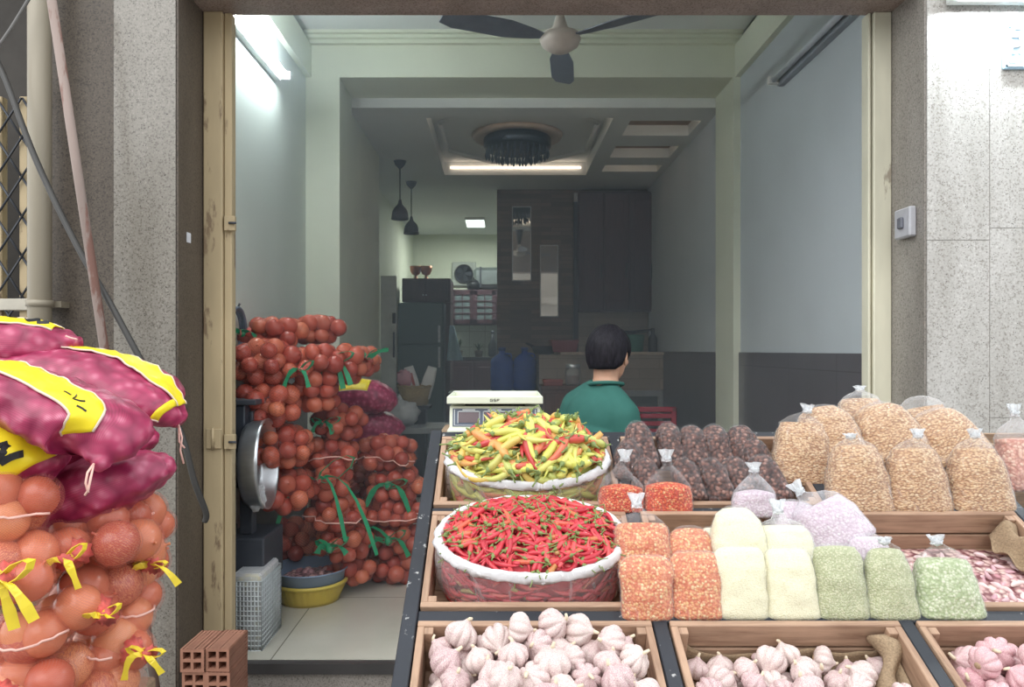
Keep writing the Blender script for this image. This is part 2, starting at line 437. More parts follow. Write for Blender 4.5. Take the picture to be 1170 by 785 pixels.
# living room behind the portal
def plate(x0, x1, y0, y1, z0, z1, holes):
    xs = sorted({x0, x1, *[h[0] for h in holes], *[h[1] for h in holes]}); ys = sorted({y0, y1, *[h[2] for h in holes], *[h[3] for h in holes]})
    m = MB()
    for a, b_ in zip(xs, xs[1:]):
        for c, d in zip(ys, ys[1:]):
            cx, cy = (a+b_)/2, (c+d)/2
            if not any(h[0] < cx < h[1] and h[2] < cy < h[3] for h in holes): m.bx(a, b_, c, d, z0, z1)
    return m
HOL = [(-.56, .85, 5.74, 7.61), (.99, 1.53, 5.81, 6.21), (.99, 1.53, 6.53, 6.92), (.99, 1.53, 7.2, 7.46)]
struct('ceiling_living_room', plate(-1.3, 1.6, 5.5, 8.3, 3.2, 3.33, HOL), G['ceil'])
struct('ceiling_recess', B(-1.3, 1.6, 5.5, 8.3, 3.331, 3.5), G['ceil'])
mb = MB()
for h in HOL[1:]: mb.bx(h[0]+.002, h[1]-.002, h[2]+.002, h[3]-.002, 3.285, 3.33)
struct('ceiling_panel', mb, plain('brown_ceiling_panel', (150, 128, 112), .6))
# octagonal plaster moulding in the tray
oc = [(-.50, 6.25), (-.10, 5.80), (.40, 5.80), (.80, 6.25), (.80, 7.1), (.40, 7.55), (-.10, 7.55), (-.50, 7.1)]
mb = MB()
for i in range(8):
    a, b_ = Vector((*oc[i], 3.315)), Vector((*oc[(i+1) % 8], 3.315)); mb.tube([a, b_], .02, 6)
struct('trim_5', mb, G['ceil'])
struct('wall_living_left', B(-1.5, -1.10, 5.5, 6.9, 0, 3.3), G['cream'])
brick = tiles('brown_stone_cladding', (142, 120, 104), (100, 86, 76), .22, .045, rough=.6, rot=(PI/2, 0, 0), gap=.003, var=.28, offset=.5)
struct('wall_back', B(-.04, 1.6, 8.3, 8.5, 0, 3.4), brick)
struct('trim_6', B(.79, .84, 8.22, 8.3, 1.43, 3.12), G['black'])
stone = tiles('beige_stone_tile', (172, 158, 142), (130, 118, 106), .4, .1, rough=.5, rot=(PI/2, 0, 0), gap=.003, var=.16, offset=.5)
struct('wall_niche', B(.84, 1.60, 8.24, 8.3, 1.43, 1.87), stone)
# kitchen at the back
struct('wall_kitchen_left', B(-1.6, -1.40, 6.9, 12.3, 0, 3.5), G['cream'])
struct('wall_kitchen_back', B(-1.6, 1.9, 12.2, 12.4, 0, 3.5), G['cream'])
struct('wall_kitchen_right', B(1.6, 1.8, 8.5, 12.4, 0, 3.5), G['cream'])
struct('ceiling_kitchen', B(-1.6, 1.9, 8.301, 12.4, 3.3, 3.5), G['ceil'])
struct('ceiling_passage', B(-1.6, -1.3, 6.9, 8.3, 3.2, 3.5), G['ceil'])
struct('wall_kitchen_tiles', B(-1.0, 0.6, 12.17, 12.2, 1.2, 1.95), tiles('white_wall_tile', (206, 212, 208), (150, 152, 150), .25, .25, rot=(PI/2, 0, 0)))
# door leaf at the end of the left wall
mb = B(-1.13, -.985, 7.18, 7.22, FZ, 2.15, .004); o = struct('door_1', mb, plain('white_door_paint', (196, 200, 196), .5))
part('door_handle', B(-1.01, -.995, 7.13, 7.18, 1.38, 1.62, .004), G['black'], o)
part('lock_plate', B(-1.02, -.99, 7.17, 7.18, 1.70, 1.80), G['black'], o)

# ------------------------------------------------------------------ lamps of the place
def tube_lamp(name, label, p0, p1, wall_dir, lit, strength=62):
    p0, p1 = Vector(p0), Vector(p1); wd = Vector(wall_dir); c = (p0+p1)/2
    t = thing(name, label, 'light', c)
    ax = (p1-p0).normalized()
    def bar(off, sx, sz, a, b_, m, n, par):
        mbx = MB()
        q = (a+b_)/2 + wd*off; L = (b_-a).length
        d = [sx if abs(wd[i]) > .5 else (L if abs(ax[i]) > .5 else sz) for i in range(3)]
        mbx.box(q, d, None, .004); return part(n, mbx, m, par, True)
    bar(.022, .04, .06, p0, p1, plain('lamp_housing', (205, 208, 206) if lit else (150, 158, 166), .5), 'housing', t)
    for a, s in ((p0, 1), (p1, -1)): bar(-.02, .07, .045, a, a+ax*s*.03, G['whiteplastic'] if False else plain('lamp_socket', (225, 226, 222), .5), 'socket', t)
    m = glow('lit_tube', (238, 250, 255), strength) if lit else plain('unlit_tube', (190, 198, 206), .3)
    part('tube', MB().tube([p0+ax*.02-wd*.025, p1-ax*.02-wd*.025], .016, 10), m, t, True)
    return t
tube_lamp('tube_lamp', 'lit white fluorescent tube lamp high on the left wall inside the shop', (-1.262, 3.36, 3.03), (-1.262, 4.40, 3.03), (-1, 0, 0), True)
tube_lamp('tube_lamp', 'unlit fluorescent tube lamp high on the right wall inside the shop', (1.562, 3.32, 2.97), (1.562, 4.31, 2.97), (1, 0, 0), False)
tube_lamp('tube_lamp', 'glaring lit tube lamp on top of the right granite pillar outside', (1.66, 2.80, 2.765), (2.25, 2.80, 2.765), (0, 1, 0), True, 150)
# kitchen ceiling lamp panel
t = thing('ceiling_lamp', 'small glowing panel lamp in the kitchen ceiling at the back', 'light', (-.36, 10.9, 3.3))
part('housing', B(-.50, -.22, 10.6, 11.2, 3.262, 3.298, .004), plain('white_enamel', (220, 222, 220), .4), t, True)
part('diffuser', B(-.49, -.23, 10.61, 11.19, 3.25, 3.262), glow('panel_glow', (220, 240, 236), 1.5), t, True)
ld = bpy.data.lights.new('kitchen_light', 'AREA'); ld.energy = 20; ld.size = .5; ld.color = (.88, 1, .97)
lo = bpy.data.objects.new('kitchen_light', ld); COL.objects.link(lo); lo.location = (-.36, 10.9, 3.24); lo['kind'] = 'helper'

# ceiling fan
fc = Vector((at(640, 40, 3.95).x, 3.95, 0))
t = thing('ceiling_fan', 'grey three-bladed ceiling fan with a pale motor hanging over the entrance', 'fan', (fc.x, fc.y, 3.55))
mb = MB().lathe([(.02, 3.2), (.075, 3.47), (.08, 3.55)], 16, Matrix.Translation((fc.x, fc.y, 0))); part('canopy', mb, G['dark_steel'], t, True)
part('rod', MB().tube([(fc.x, fc.y, 3.1), (fc.x, fc.y, 3.5)], .014, 8), G['dark_steel'], t, True)
mb = MB().lathe([(.005, 2.995), (.05, 3.0), (.095, 3.03), (.108, 3.06), (.10, 3.085), (.05, 3.10), (.035, 3.14), (.02, 3.19)], 24, Matrix.Translation((fc.x, fc.y, 0)))
part('motor', mb, plain('fan_motor', (206, 196, 186), .4), t, True)
for a in (84, 204, 324):
    r = math.radians(a); dx, dy = math.cos(r), math.sin(r)
    mb = MB(); P = []; Wd = []
    for k in range(9):
        s = .09 + .56*k/8; P.append((fc.x+dx*s, fc.y+dy*s, 3.065)); Wd.append(.035 if k == 0 else (.05+.085*min(1, k/3) - (.05 if k == 8 else 0)))
    mb.strip(P, (-dy, dx, .22), Wd, .006)
    part('blade', mb, plain('fan_blade', (120, 128, 140), .45), t, True)

# chandelier in the tray ceiling
cc = Vector((at(591, 165, 6.65).x, 6.65, 3.3))
t = thing('chandelier', 'round dark crystal chandelier in the middle of the tray ceiling', 'light', cc)
part('ceiling_rose', MB().lathe([(.30, 0), (.38, -.012), (.40, .02)], 32, Matrix.Translation((cc.x, cc.y, 3.305))), plain('plaster_rose', (196, 180, 166), .7), t, True)
mb = MB().lathe([(.28, 3.2), (.295, 3.22), (.295, 3.29), (.28, 3.305)], 32, Matrix.Translation((cc.x, cc.y, 0)))
part('ring', mb, plain('dark_chrome', (60, 72, 84), .25, metal=.7), t, True)
mb = MB(); rnd = random.Random(4)
for rr, n in ((.27, 30), (.19, 22), (.10, 12)):
    for k in range(n):
        a = 2*PI*k/n; z = 3.2-.02-(.30-rr)*.22
        p = Vector((cc.x+rr*math.cos(a), cc.y+rr*math.sin(a), z)); h = .045+.03*rnd.random()
        mb.add([p+Vector((0, 0, .04)), p+Vector((.014, 0, -h*.4)), p+Vector((0, .014, -h*.4)), p+Vector((-.014, 0, -h*.4)), p+Vector((0, -.014, -h*.4)), p+Vector((0, 0, -h))],
               [[0, 1, 2], [0, 2, 3], [0, 3, 4], [0, 4, 1], [5, 2, 1], [5, 3, 2], [5, 4, 3], [5, 1, 4]], False)
o = part('crystals', mb, plain('smoky_crystal', (70, 84, 98), .08), t, True)

# cove lights along the tray and over the brown panels
cove = glow('cove_glow', (255, 236, 216), 2.0)
for n_, (x0, x1, y0, y1) in enumerate(((-.5, .8, 5.75, 5.765), (-.5, .8, 7.585, 7.60), (1.0, 1.52, 5.815, 5.825), (1.0, 1.52, 6.535, 6.545), (1.0, 1.52, 7.205, 7.215))):
    solo('cove_light', B(x0, x1, y0, y1, 3.262 if n_ < 2 else 3.235, 3.28 if n_ < 2 else 3.248), cove, ('front', 'rear')[n_]+' glowing strip inside the tray ceiling with the chandelier' if n_ < 2 else 'glowing strip in the '+('nearest', 'middle', 'farthest')[n_-2]+' of the three brown ceiling panels', 'light', 'glowing ceiling strips', loc=((x0+x1)/2, y0, 3.26))
# house front across the street, seen in the mirrors
struct('wall_across_street', MB().bx(-14, 14, -11.3, -11, 0, 5.5).bx(-14, 14, -11.0, -10.6, 3.1, 3.35), plain('street_front', (150, 146, 138), .8, .1, 1))
# pendants
for px_, y0, Y, lab in ((457, 184, 7.05, 'dark dome pendant lamp, the nearer and higher of the two by the kitchen'), (470, 208, 7.93, 'dark dome pendant lamp, the farther and lower of the two by the kitchen')):
    c = at(px_, y0, Y); t = thing('pendant_lamp', lab, 'light', (c.x, Y, 3.2)); T = Matrix.Translation((c.x, Y, 0))
    part('canopy', MB().lathe([(.012, 3.13), (.045, 3.165), (.06, 3.2)], 16, T), G['black'], t, True)
    part('cord', MB().tube([(c.x, Y, 2.83), (c.x, Y, 3.15)], .006, 6), G['black'], t, True)
    prof = [(.014, 2.84), (.02, 2.80)] + [(.078*math.sin(q*PI/2/6)+.0, 2.795-.11*(1-math.cos(q*PI/2/6))) for q in range(2, 7)] + [(.082, 2.66), (.078, 2.66), (.066, 2.72), (.01, 2.775)]
    part('shade', MB().lathe(prof, 20, T), plain('maroon_shade', (52, 34, 40), .35), t, True)
    part('bulb', MB().ball((c.x, Y, 2.70), .024, 10, 8), plain('pale_bulb', (200, 190, 180), .3), t, True)

# haze volume added inside the shop to imitate lens veil
hm_ = bpy.data.materials.new('haze'); hm_.use_nodes = True; hn = hm_.node_tree.nodes; hn.remove(hn['Principled BSDF'])
vs_ = hn.new('ShaderNodeVolumeScatter'); vs_.inputs['Color'].default_value = (.74, .885, 1, 1); vs_.inputs['Density'].default_value = .078; vs_.inputs['Anisotropy'].default_value = 0.0
hm_.node_tree.links.new(vs_.outputs[0], hn['Material Output'].inputs['Volume'])
hz = solo('haze', B(-1.285, 1.58, 3.18, 8.29, FZ+.005, 3.19), hm_, 'thin bluish haze filling the inside of the shop', 'haze', loc=(0, 3.2, FZ)); hz['kind'] = 'stuff'
# ------------------------------------------------------------------ onions in net bags
def onion_mesh(seed, mat):
    rnd = random.Random(seed); f = .86+.12*rnd.random(); k = rnd.uniform(5, 9); ph = rnd.random()*6
    prof = []
    for i in range(11):
        a = -PI/2+PI*i/10; r = math.cos(a); z = math.sin(a)*f
        if i == 10: prof += [(.10, f*.99), (.05, f*1.10), (.07, f*1.22), (.02, f*1.24)]
        elif i == 0: prof += [(.03, -f*.97), (.10, -f*.95)]
        else: prof.append((r, z))
    mb = MB().lathe(prof, 16, fn=lambda a, z: 1+.015*math.sin(a*k+ph))
    return mb.mesh('onion', mat)
ONION = [onion_mesh(s, G['gold_onion']) for s in range(4)]
ONION_IN = [onion_mesh(s+9, G['gold_onion_in']) for s in range(3)]

def ribbon(parent, p, mat, seed, size=.06, view=(0, -1, 0), n_loop=1, n_tail=2, name='ribbon', droop=.6, width=.011):
    """a tied plastic ribbon: knot, loops and tails, hanging at p and facing view"""
    rnd = random.Random(seed); V = Vector(view).normalized(); X = V.cross(Vector((0, 0, 1))).normalized(); Z = Vector((0, 0, 1))
    mb = MB().ball(p, (width*.75, width*.75, width*.9), 8, 6)
    for k in range(n_loop):
        s = 1 if (seed+k) % 2 else -1; L = size*rnd.uniform(.5, .75); P = []
        up = rnd.uniform(.1, .9)
        for i in range(9):
            a = 2*PI*i/8
            P.append(p + V*.006 + (X*s + Z*up).normalized()*(L*.5*(1-math.cos(a))) + (Z-X*s*up*.6).normalized()*(L*.20*math.sin(a)))
        mb.strip(P, V+X*.4, width*rnd.uniform(.8, 1.1), .0012)
    for k in range(n_tail):
        s = (1 if k % 2 else -1)*rnd.uniform(.3, 1.0); L = size*rnd.uniform(.9, 1.5); P = []
        for i in range(7):
            u = i/6
            P.append(p + V*(.008+.012*math.sin(u*PI)) + X*s*L*(u*.75) + Z*L*(.18*math.sin(u*PI*.8)-droop*u*u))
        mb.strip(P, X*.75+V*.5+Z*.5, [width*(1+.25*math.sin(i*1.7+seed)) for i in range(7)], .0012)
    return part(name, mb, mat, parent, True)

def onion_bag(c, r3, rotz, ro, seed, label, group, tie=None, tie_mat=None, inside=False, string=None, tie_kw={}, rolly=0):
    rnd = random.Random(seed); c = Vector(c)
    R = Euler((0, rolly, rotz)).to_matrix()
    rx, ry, rz = r3
    a3 = Vector((max(rx-ro, .01), max(ry-ro, .01), max(rz-ro, .008)))
    N = max(5, int(.66*rx*ry*rz/ro**3))
    P = [Vector((rnd.uniform(-1, 1)*a3.x, rnd.uniform(-1, 1)*a3.y, rnd.uniform(-1, 1)*a3.z)) for _ in range(N)]
    rad = [ro*rnd.uniform(.86, 1.1) for _ in range(N)]
    def nrm(p): return (abs(p.x/a3.x)**2.6+abs(p.y/a3.y)**2.6+abs(p.z/a3.z)**2.6)**(1/2.6)
    for it in range(70):
        for i in range(N):
            for j in range(i):
                d = P[i]-P[j]; L = d.length or 1e-4; m = (rad[i]+rad[j])*.95
                if L < m:
                    q = d*((m-L)/L*.5); P[i] += q; P[j] -= q
        for i in range(N):
            q = nrm(P[i])
            if q > 1: P[i] = P[i]/q
    t = thing('onion_bag', label, 'onion bag', c-Vector((0, 0, rz)), (0, 0, 0), group)
    off = Vector((0, 0, rz))
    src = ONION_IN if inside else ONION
    proto = None
    for i, p in enumerate(P):
        me = src[rnd.randrange(len(src))]
        if proto is None:
            o = bpy.data.objects.new('onion', me); COL.objects.link(o); o.parent = t; proto = o
        else:
            o = proto.copy(); o.data = me; COL.objects.link(o)
        o.matrix_basis = Matrix.LocRotScale(off+R @ p, Euler((rnd.uniform(-1.6, 1.6), rnd.uniform(-1.6, 1.6), rnd.uniform(0, 6))), Vector((1, 1, 1))*rad[i])
    # net pulled tight over the onions
    nu, nv = (36, 20) if inside else (72, 44)
    g = []
    for i in range(nv+1):
        ph = -PI/2+PI*i/nv; row = []
        for j in range(nu):
            a = 2*PI*j/nu; d = Vector((math.cos(ph)*math.cos(a)*rx, math.cos(ph)*math.sin(a)*ry, math.sin(ph)*rz)); L0 = d.length; d.normalize()
            best = 0
            for p, r in zip(P, rad):
                b_ = p.dot(d); disc = r*r-(p.dot(p)-b_*b_)
                if disc > 0: best = max(best, b_+math.sqrt(disc))
            row.append((d, max(best, L0*.62)))
        g.append(row)
    base = [[q[1] for q in row] for row in g]; S = [r[:] for r in base]
    for it in range(2):
        T = [r[:] for r in S]
        for i in range(1, nv):
            for j in range(nu):
                av = (S[i-1][j]+S[i+1][j]+S[i][j-1]+S[i][(j+1) % nu])/4
                T[i][j] = max(base[i][j], .5*S[i][j]+.5*av)
        S = T
    rings = [[c+R @ (g[i][j][0]*(S[i][j]+(.0045 if not inside else .003))) for j in range(nu)] for i in range(nv+1)]
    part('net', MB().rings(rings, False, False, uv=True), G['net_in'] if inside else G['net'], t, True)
    def surf(d):
        d = (R.inverted() @ Vector(d)).normalized()
        i = min(range(nv+1), key=lambda i: min((g[i][j][0]-d).length for j in range(0, nu, 3)))
        j = min(range(nu), key=lambda j: (g[i][j][0]-d).length)
        return Vector(rings[i][j])
    if string is not None:
        i = int(nv*string[0]); j0, j1 = int(nu*string[1]), int(nu*string[2])
        path = [c+(Vector(rings[min(nv-1, max(1, i+int(round(1.2*math.sin(j*.35+seed)))))][j % nu])-c)*1.012 for j in range(j0, j1+1)]
        part('twine', MB().tube(path, .0022 if not inside else .0035, 5), G['twine'], t, True)
    if tie is not None:
        d = Vector(tie).normalized(); p = surf(d); q = d.orthogonal().normalized(); b2 = d.cross(q)
        rg = []
        for s, rr in ((-.014, .024), (-.004, .014), (.006, .0075), (.016, .0065), (.026, .010), (.034, .015)):
            rr *= (1.25 if inside else 1)
            rg.append([p+d*s+(q*math.cos(2*PI*k/24)+b2*math.sin(2*PI*k/24))*rr*(1+.16*math.cos(k*PI*.75+s*40)) for k in range(24)])
        part('gathered_neck', MB().rings(rg), G['netneck'], t, True)
        ribbon(t, p+d*.02, tie_mat, seed, **tie_kw)
    return t

# the front stack at the left edge of the photo: x, y centre, half width, half height (pixels), distance
GL = 'onion bags of the front left stack'
YT = G['yellow_tie']
def fb(x, y, hw, hh, Y, ry, seed, label, **k):
    c = at(x, y, Y); s = Y/F
    return onion_bag(c, (hw*s, ry, hh*s), k.pop('rz', 0), k.pop('ro', .041), seed, label, GL, **k)
fb(12, 572, 62, 46, 1.26, .13, 1, 'onion bag right under the shallot sacks at the left photo edge, crossed by twine', ro=.0405, string=(.42, .55, .98))
fb(118, 610, 64, 42, 1.38, .12, 2, 'onion bag with an upright yellow bow on its front, right below the lowest shallot sack', ro=.0405, tie=(.1, -1, -.1), tie_mat=YT, tie_kw=dict(size=.055, droop=.7), rolly=.1)
fb(158, 598, 40, 34, 1.52, .12, 3, 'onion bag with pink twine peeking out beneath the lowest shallot sack on its right', ro=.037, string=(.55, .6, .95), rolly=-.35)
fb(152, 640, 36, 36, 1.46, .11, 4, 'onion bag with a yellow ribbon sticking out sideways at the right flank of the stack', ro=.0405, tie=(.75, -.65, .05), tie_mat=YT, tie_kw=dict(size=.055, n_loop=2, droop=.55))
fb(14, 650, 66, 42, 1.24, .13, 5, 'onion bag with a large yellow bow with hanging tails near the left photo edge', ro=.0405, tie=(.42, -.9, .08), tie_mat=YT, tie_kw=dict(size=.075, n_loop=2, n_tail=3, droop=.9, width=.014))
fb(96, 684, 54, 40, 1.34, .12, 6, 'onion bag with a short horizontal yellow ribbon in the middle of the front left stack', ro=.0405, tie=(.72, -.7, .0), tie_mat=YT, tie_kw=dict(size=.045, droop=.15))
fb(150, 692, 44, 30, 1.45, .12, 7, 'slim onion bag with a pink twine tail at the right flank, above the lowest ribbon', ro=.037, string=(.5, .62, .96), rolly=-.15)
fb(30, 728, 62, 34, 1.25, .13, 8, 'onion bag crossed by pink twine, below the large yellow bow at the left photo edge', ro=.0405, string=(.60, .55, .99))
fb(130, 738, 50, 34, 1.38, .12, 9, 'onion bag with a loose yellow loop hanging at its right end, low in the stack', ro=.0405, tie=(.85, -.5, .05), tie_mat=YT, tie_kw=dict(size=.05, n_loop=2, droop=.8), string=(.58, .5, .85))
fb(22, 780, 66, 30, 1.24, .13, 10, 'onion bag with a yellow ribbon just above the bottom photo edge, at the left', ro=.0405, tie=(.22, -1, .12), tie_mat=YT, tie_kw=dict(size=.05, droop=.3))
fb(122, 786, 62, 30, 1.36, .12, 11, 'onion bag without a visible ribbon at the bottom right of the front left stack', ro=.0405)
# low table that carries the stack
t = thing('low_table', 'low wooden table carrying the front left stack of onion bags', 'table', (-.72, 1.40, 0))
part('table_top', B(-1.15, -.66, 1.08, 1.46, .795, .825, .004), G['board'], t, True)
for sx in (-1.11, -.70):
    for sy in (1.12, 1.42): part('leg', B(sx-.025, sx+.025, sy-.025, sy+.025, 0, .795, .004), G['board'], t, True)

# ------------------------------------------------------------------ red net sacks of shallots
shal = None
def make_sack_mat():
    m, nt, N, L, b = new_mat('magenta_net_sack')
    v = coords(N, L); vo = N.new('ShaderNodeTexVoronoi'); vo.inputs['Scale'].default_value = 40; L.new(v, vo.inputs['Vector'])
    vo.feature = 'SMOOTH_F1'; vo.inputs['Smoothness'].default_value = .4
    r = ramp(N, [(.08, (214, 118, 146)), (.38, (184, 62, 102)), (.80, (146, 34, 76))]); L.new(vo.outputs['Distance'], r.inputs[0])
    t = N.new('ShaderNodeTexCoord'); sx = N.new('ShaderNodeSeparateXYZ'); L.new(t.outputs['UV'], sx.inputs[0])
    wv = N.new('ShaderNodeTexWave'); wv.inputs['Scale'].default_value = 40; L.new(t.outputs['UV'], wv.inputs[0])
    r2 = ramp(N, [(.0, (.78, .7, .74)), (.6, (1, 1, 1))]); L.new(wv.outputs['Fac'], r2.inputs[0])
    n = ntex(N, L, v, 9, 3); r3 = ramp(N, [(.3, (.82, .8, .82)), (.7, (1, 1, 1))]); L.new(n.outputs[0], r3.inputs[0])
    c = mix(N, L, 1.0, r.outputs[0], r2.outputs[0], 'MULTIPLY'); c = mix(N, L, 1.0, c, r3.outputs[0], 'MULTIPLY')
    L.new(c, b.inputs['Base Color']); b.inputs['Roughness'].default_value = .38; b.inputs['Specular IOR Level'].default_value = .6
    bump(N, L, vo.outputs['Distance'], b, .5, .006).invert = True
    return m
G['sack'] = make_sack_mat()
G['yellow_print'] = plain('yellow_printed_band', (246, 222, 40), .4, .08, 8)
def sack(label, sp, seed, band=None, twine=None, group='red net sacks of shallots', mark=None):
    """sp: list of (centre, half width, half height); the cross-section lies square to the spine"""
    rnd = random.Random(seed)
    P = [Vector(q[0]) for q in sp]
    def cr(a, b_, c_, d, u): return .5*((2*b_)+(c_-a)*u+(2*a-5*b_+4*c_-d)*u*u+(3*b_-a-3*c_+d)*u**3)
    Q = []
    n = len(P)
    for i in range(n-1):
        for k in range(10):
            u = k/10; g = lambda L_, i=i, u=u: cr(L_[max(i-1, 0)], L_[i], L_[i+1], L_[min(i+2, n-1)], u)
            Q.append((g(P), max(.004, g([q[1] for q in sp])), max(.004, g([q[2] for q in sp]))))
    Q.append((P[-1], sp[-1][1], sp[-1][2]))
    m = 40
    def ring_pt(i, a, grow=0.0, bumps=True):
        p, hw, hh = Q[i]; t = (Q[min(i+1, len(Q)-1)][0]-Q[max(i-1, 0)][0]).normalized()
        U = Vector((0, 0, 1)); U = (U-t*U.dot(t)).normalized(); S = t.cross(U)
        ca, sa = math.cos(a), math.sin(a); e = 2/2.5
        x = math.copysign(abs(ca)**e, ca)*hw; z = math.copysign(abs(sa)**e, sa)*hh
        d = (S*x+U*z); L_ = d.length
        q = p+d
        if bumps and L_ > .02:
            nz = noise.voronoi(q*34+Vector((seed*3.1, 0, 0)))[0][0]
            q = q + d/L_*(.014*(max(0, .66-nz)) - .003)
        if grow: q = q+d/L_*grow
        return q
    rings = [[ring_pt(i, 2*PI*j/m) for j in range(m)] for i in range(len(Q))]
    lo = min(min(q.z for q in r) for r in rings); bc = sum((p for p in P), Vector())/len(P)
    t = thing('shallot_sack', label, 'shallot sack', (bc.x, bc.y, lo), (0, 0, 0), group)
    part('net_bag', MB().rings(rings, uv=True), G['sack'], t, True)
    if band:
        for (i0, i1, a0, a1) in band:
            i0 = int(i0*(len(Q)-1)); i1 = int(i1*(len(Q)-1)); K = 8
            rg = []
            vs = []; fs = []
            for i in range(i0, i1+1):
                for k in range(K+1):
                    a = a0[0]+(a0[1]-a0[0])*(i-i0)/max(1, i1-i0); b_ = a1[0]+(a1[1]-a1[0])*(i-i0)/max(1, i1-i0)
                    vs.append(ring_pt(i, a+(b_-a)*k/K, .004))
            nn = i1-i0+1
            for i in range(nn-1):
                for k in range(K): fs.append([i*(K+1)+k, i*(K+1)+k+1, (i+1)*(K+1)+k+1, (i+1)*(K+1)+k])
            bo = part('printed_band', MB().add(vs, fs), G['yellow_print'], t, True)
            so = bo.modifiers.new('thick', 'SOLIDIFY'); so.thickness = .0015; so.offset = 0
            e1 = [vs[i*(K+1)] for i in range(nn)]; e2 = [vs[i*(K+1)+K] for i in range(nn)]
            part('band_hem', MB().tube(e1, .0022, 5).tube(e2, .0022, 5), plain('band_hem', (226, 206, 190), .6), bo, True)
            if mark:
                # black printed strokes lying on the band
                for (u0, v0, u1, v1, wd) in mark:
                    def bp(u, v):
                        fi = u*(nn-1); i = int(min(nn-2, fi)); f = fi-i; fv = v*K; k = int(min(K-1, fv)); g_ = fv-k
                        A = vs[i*(K+1)+k].lerp(vs[i*(K+1)+k+1], g_); B_ = vs[(i+1)*(K+1)+k].lerp(vs[(i+1)*(K+1)+k+1], g_)
                        q = A.lerp(B_, f); ax = Q[i0+i][0].lerp(Q[i0+i+1][0], f); return q+(q-ax).normalized()*.0022
                    pth = [bp(u0+(u1-u0)*s/6, v0+(v1-v0)*s/6) for s in range(7)]
                    nrm = [(q-Q[i0][0]) for q in pth]
                    ax_ = (pth[-1]-pth[0])
                    part('printed_mark', MB().strip(pth, [ax_.cross(q) for q in nrm], wd, .001), G['black'], bo, True)
    if twine:
        mb = MB()
        for pth in twine: mb.tube([Vector(q) for q in pth], .002, 5)
        part('twine', mb, G['twine'], t, True)
    return t
def S(x, y, Y, hw, hh): return (at(x, y, Y), hw, hh)
# lowest, sticking out to the right
sack('lowest red shallot sack of the left stack, tapering to the right without a yellow band', [S(40, 580, 1.42, .10, .05), S(80, 572, 1.42, .10, .062), S(120, 556, 1.42, .10, .060), S(165, 540, 1.42, .075, .040), S(190, 533, 1.42, .035, .020), S(196, 531, 1.42, .012, .008)], 21)
sack('small red shallot sack wedged between the drooping sack and the lowest one', [S(60, 530, 1.50, .08, .06), S(110, 512, 1.5, .08, .06), S(150, 503, 1.5, .06, .045), S(170, 506, 1.5, .03, .022), S(176, 510, 1.5, .008, .008)], 22)
sack('middle red shallot sack at the left edge, its broad yellow band printed black', [S(-70, 504, 1.30, .10, .055), S(-20, 506, 1.30, .11, .060), S(20, 514, 1.30, .11, .058), S(44, 530, 1.30, .08, .046), S(54, 545, 1.30, .03, .02), S(58, 549, 1.30, .008, .006)], 23,
     band=[(.10, .66, (-.12*PI, -.06*PI), (.42*PI, .44*PI))], mark=[(.62, .22, .70, .55, .012), (.70, .55, .78, .22, .012), (.78, .22, .86, .55, .012)])
sack('red shallot sack lying behind, yellow band on top, loose thread at its right end', [S(20, 424, 1.62, .11, .05), S(70, 430, 1.62, .12, .062), S(130, 442, 1.62, .12, .066), S(175, 462, 1.60, .11, .050), S(197, 476, 1.60, .06, .026), S(206, 484, 1.60, .02, .012)], 24,
     band=[(.10, .80, (.44*PI, .44*PI), (.56*PI, .58*PI)), (.72, .80, (-.05*PI, -.05*PI), (.44*PI, .44*PI))],
     twine=[[at(203, 482, 1.6), at(208, 500, 1.59), at(206, 515, 1.59), at(210, 530, 1.59)], [at(204, 482, 1.6), at(205, 505, 1.59), at(211, 512, 1.59)]])
sack('large drooping red shallot sack with a yellow band along its top and white strings', [S(-90, 438, 1.30, .10, .045), S(-40, 440, 1.30, .10, .045), S(15, 448, 1.30, .10, .045), S(70, 470, 1.29, .10, .050), S(116, 494, 1.27, .085, .048), S(114, 526, 1.24, .024, .020), S(108, 536, 1.235, .008, .008)], 25,
     band=[(.10, .74, (.40*PI, .22*PI), (.56*PI, .46*PI))], mark=[(.72, .5, .76, .5, .003), (.775, .62, .80, .40, .003), (.81, .40, .84, .62, .003), (.85, .35, .89, .55, .003)],
     twine=[[at(107, 530, 1.22), at(100, 540, 1.20), at(98, 552, 1.20), at(101, 563, 1.2)], [at(107, 530, 1.22), at(104, 545, 1.2), at(101, 560, 1.2), at(97, 566, 1.2)]])
sack('topmost red shallot sack with yellow band and black print at the left photo edge', [S(-70, 396, 1.62, .10, .05), S(-20, 396, 1.62, .11, .058), S(30, 396, 1.62, .11, .054), S(65, 395, 1.62, .08, .040), S(82, 393, 1.62, .03, .018), S(90, 393, 1.62, .018, .016)], 26,
     band=[(.20, .66, (.30*PI, .36*PI), (.56*PI, .54*PI))], mark=[(.50, .65, .60, .35, .010), (.60, .35, .66, .7, .010), (.70, .4, .85, .55, .010)],
     twine=[[at(75, 384, 1.57), at(80, 386, 1.57), at(88, 388, 1.57)]])

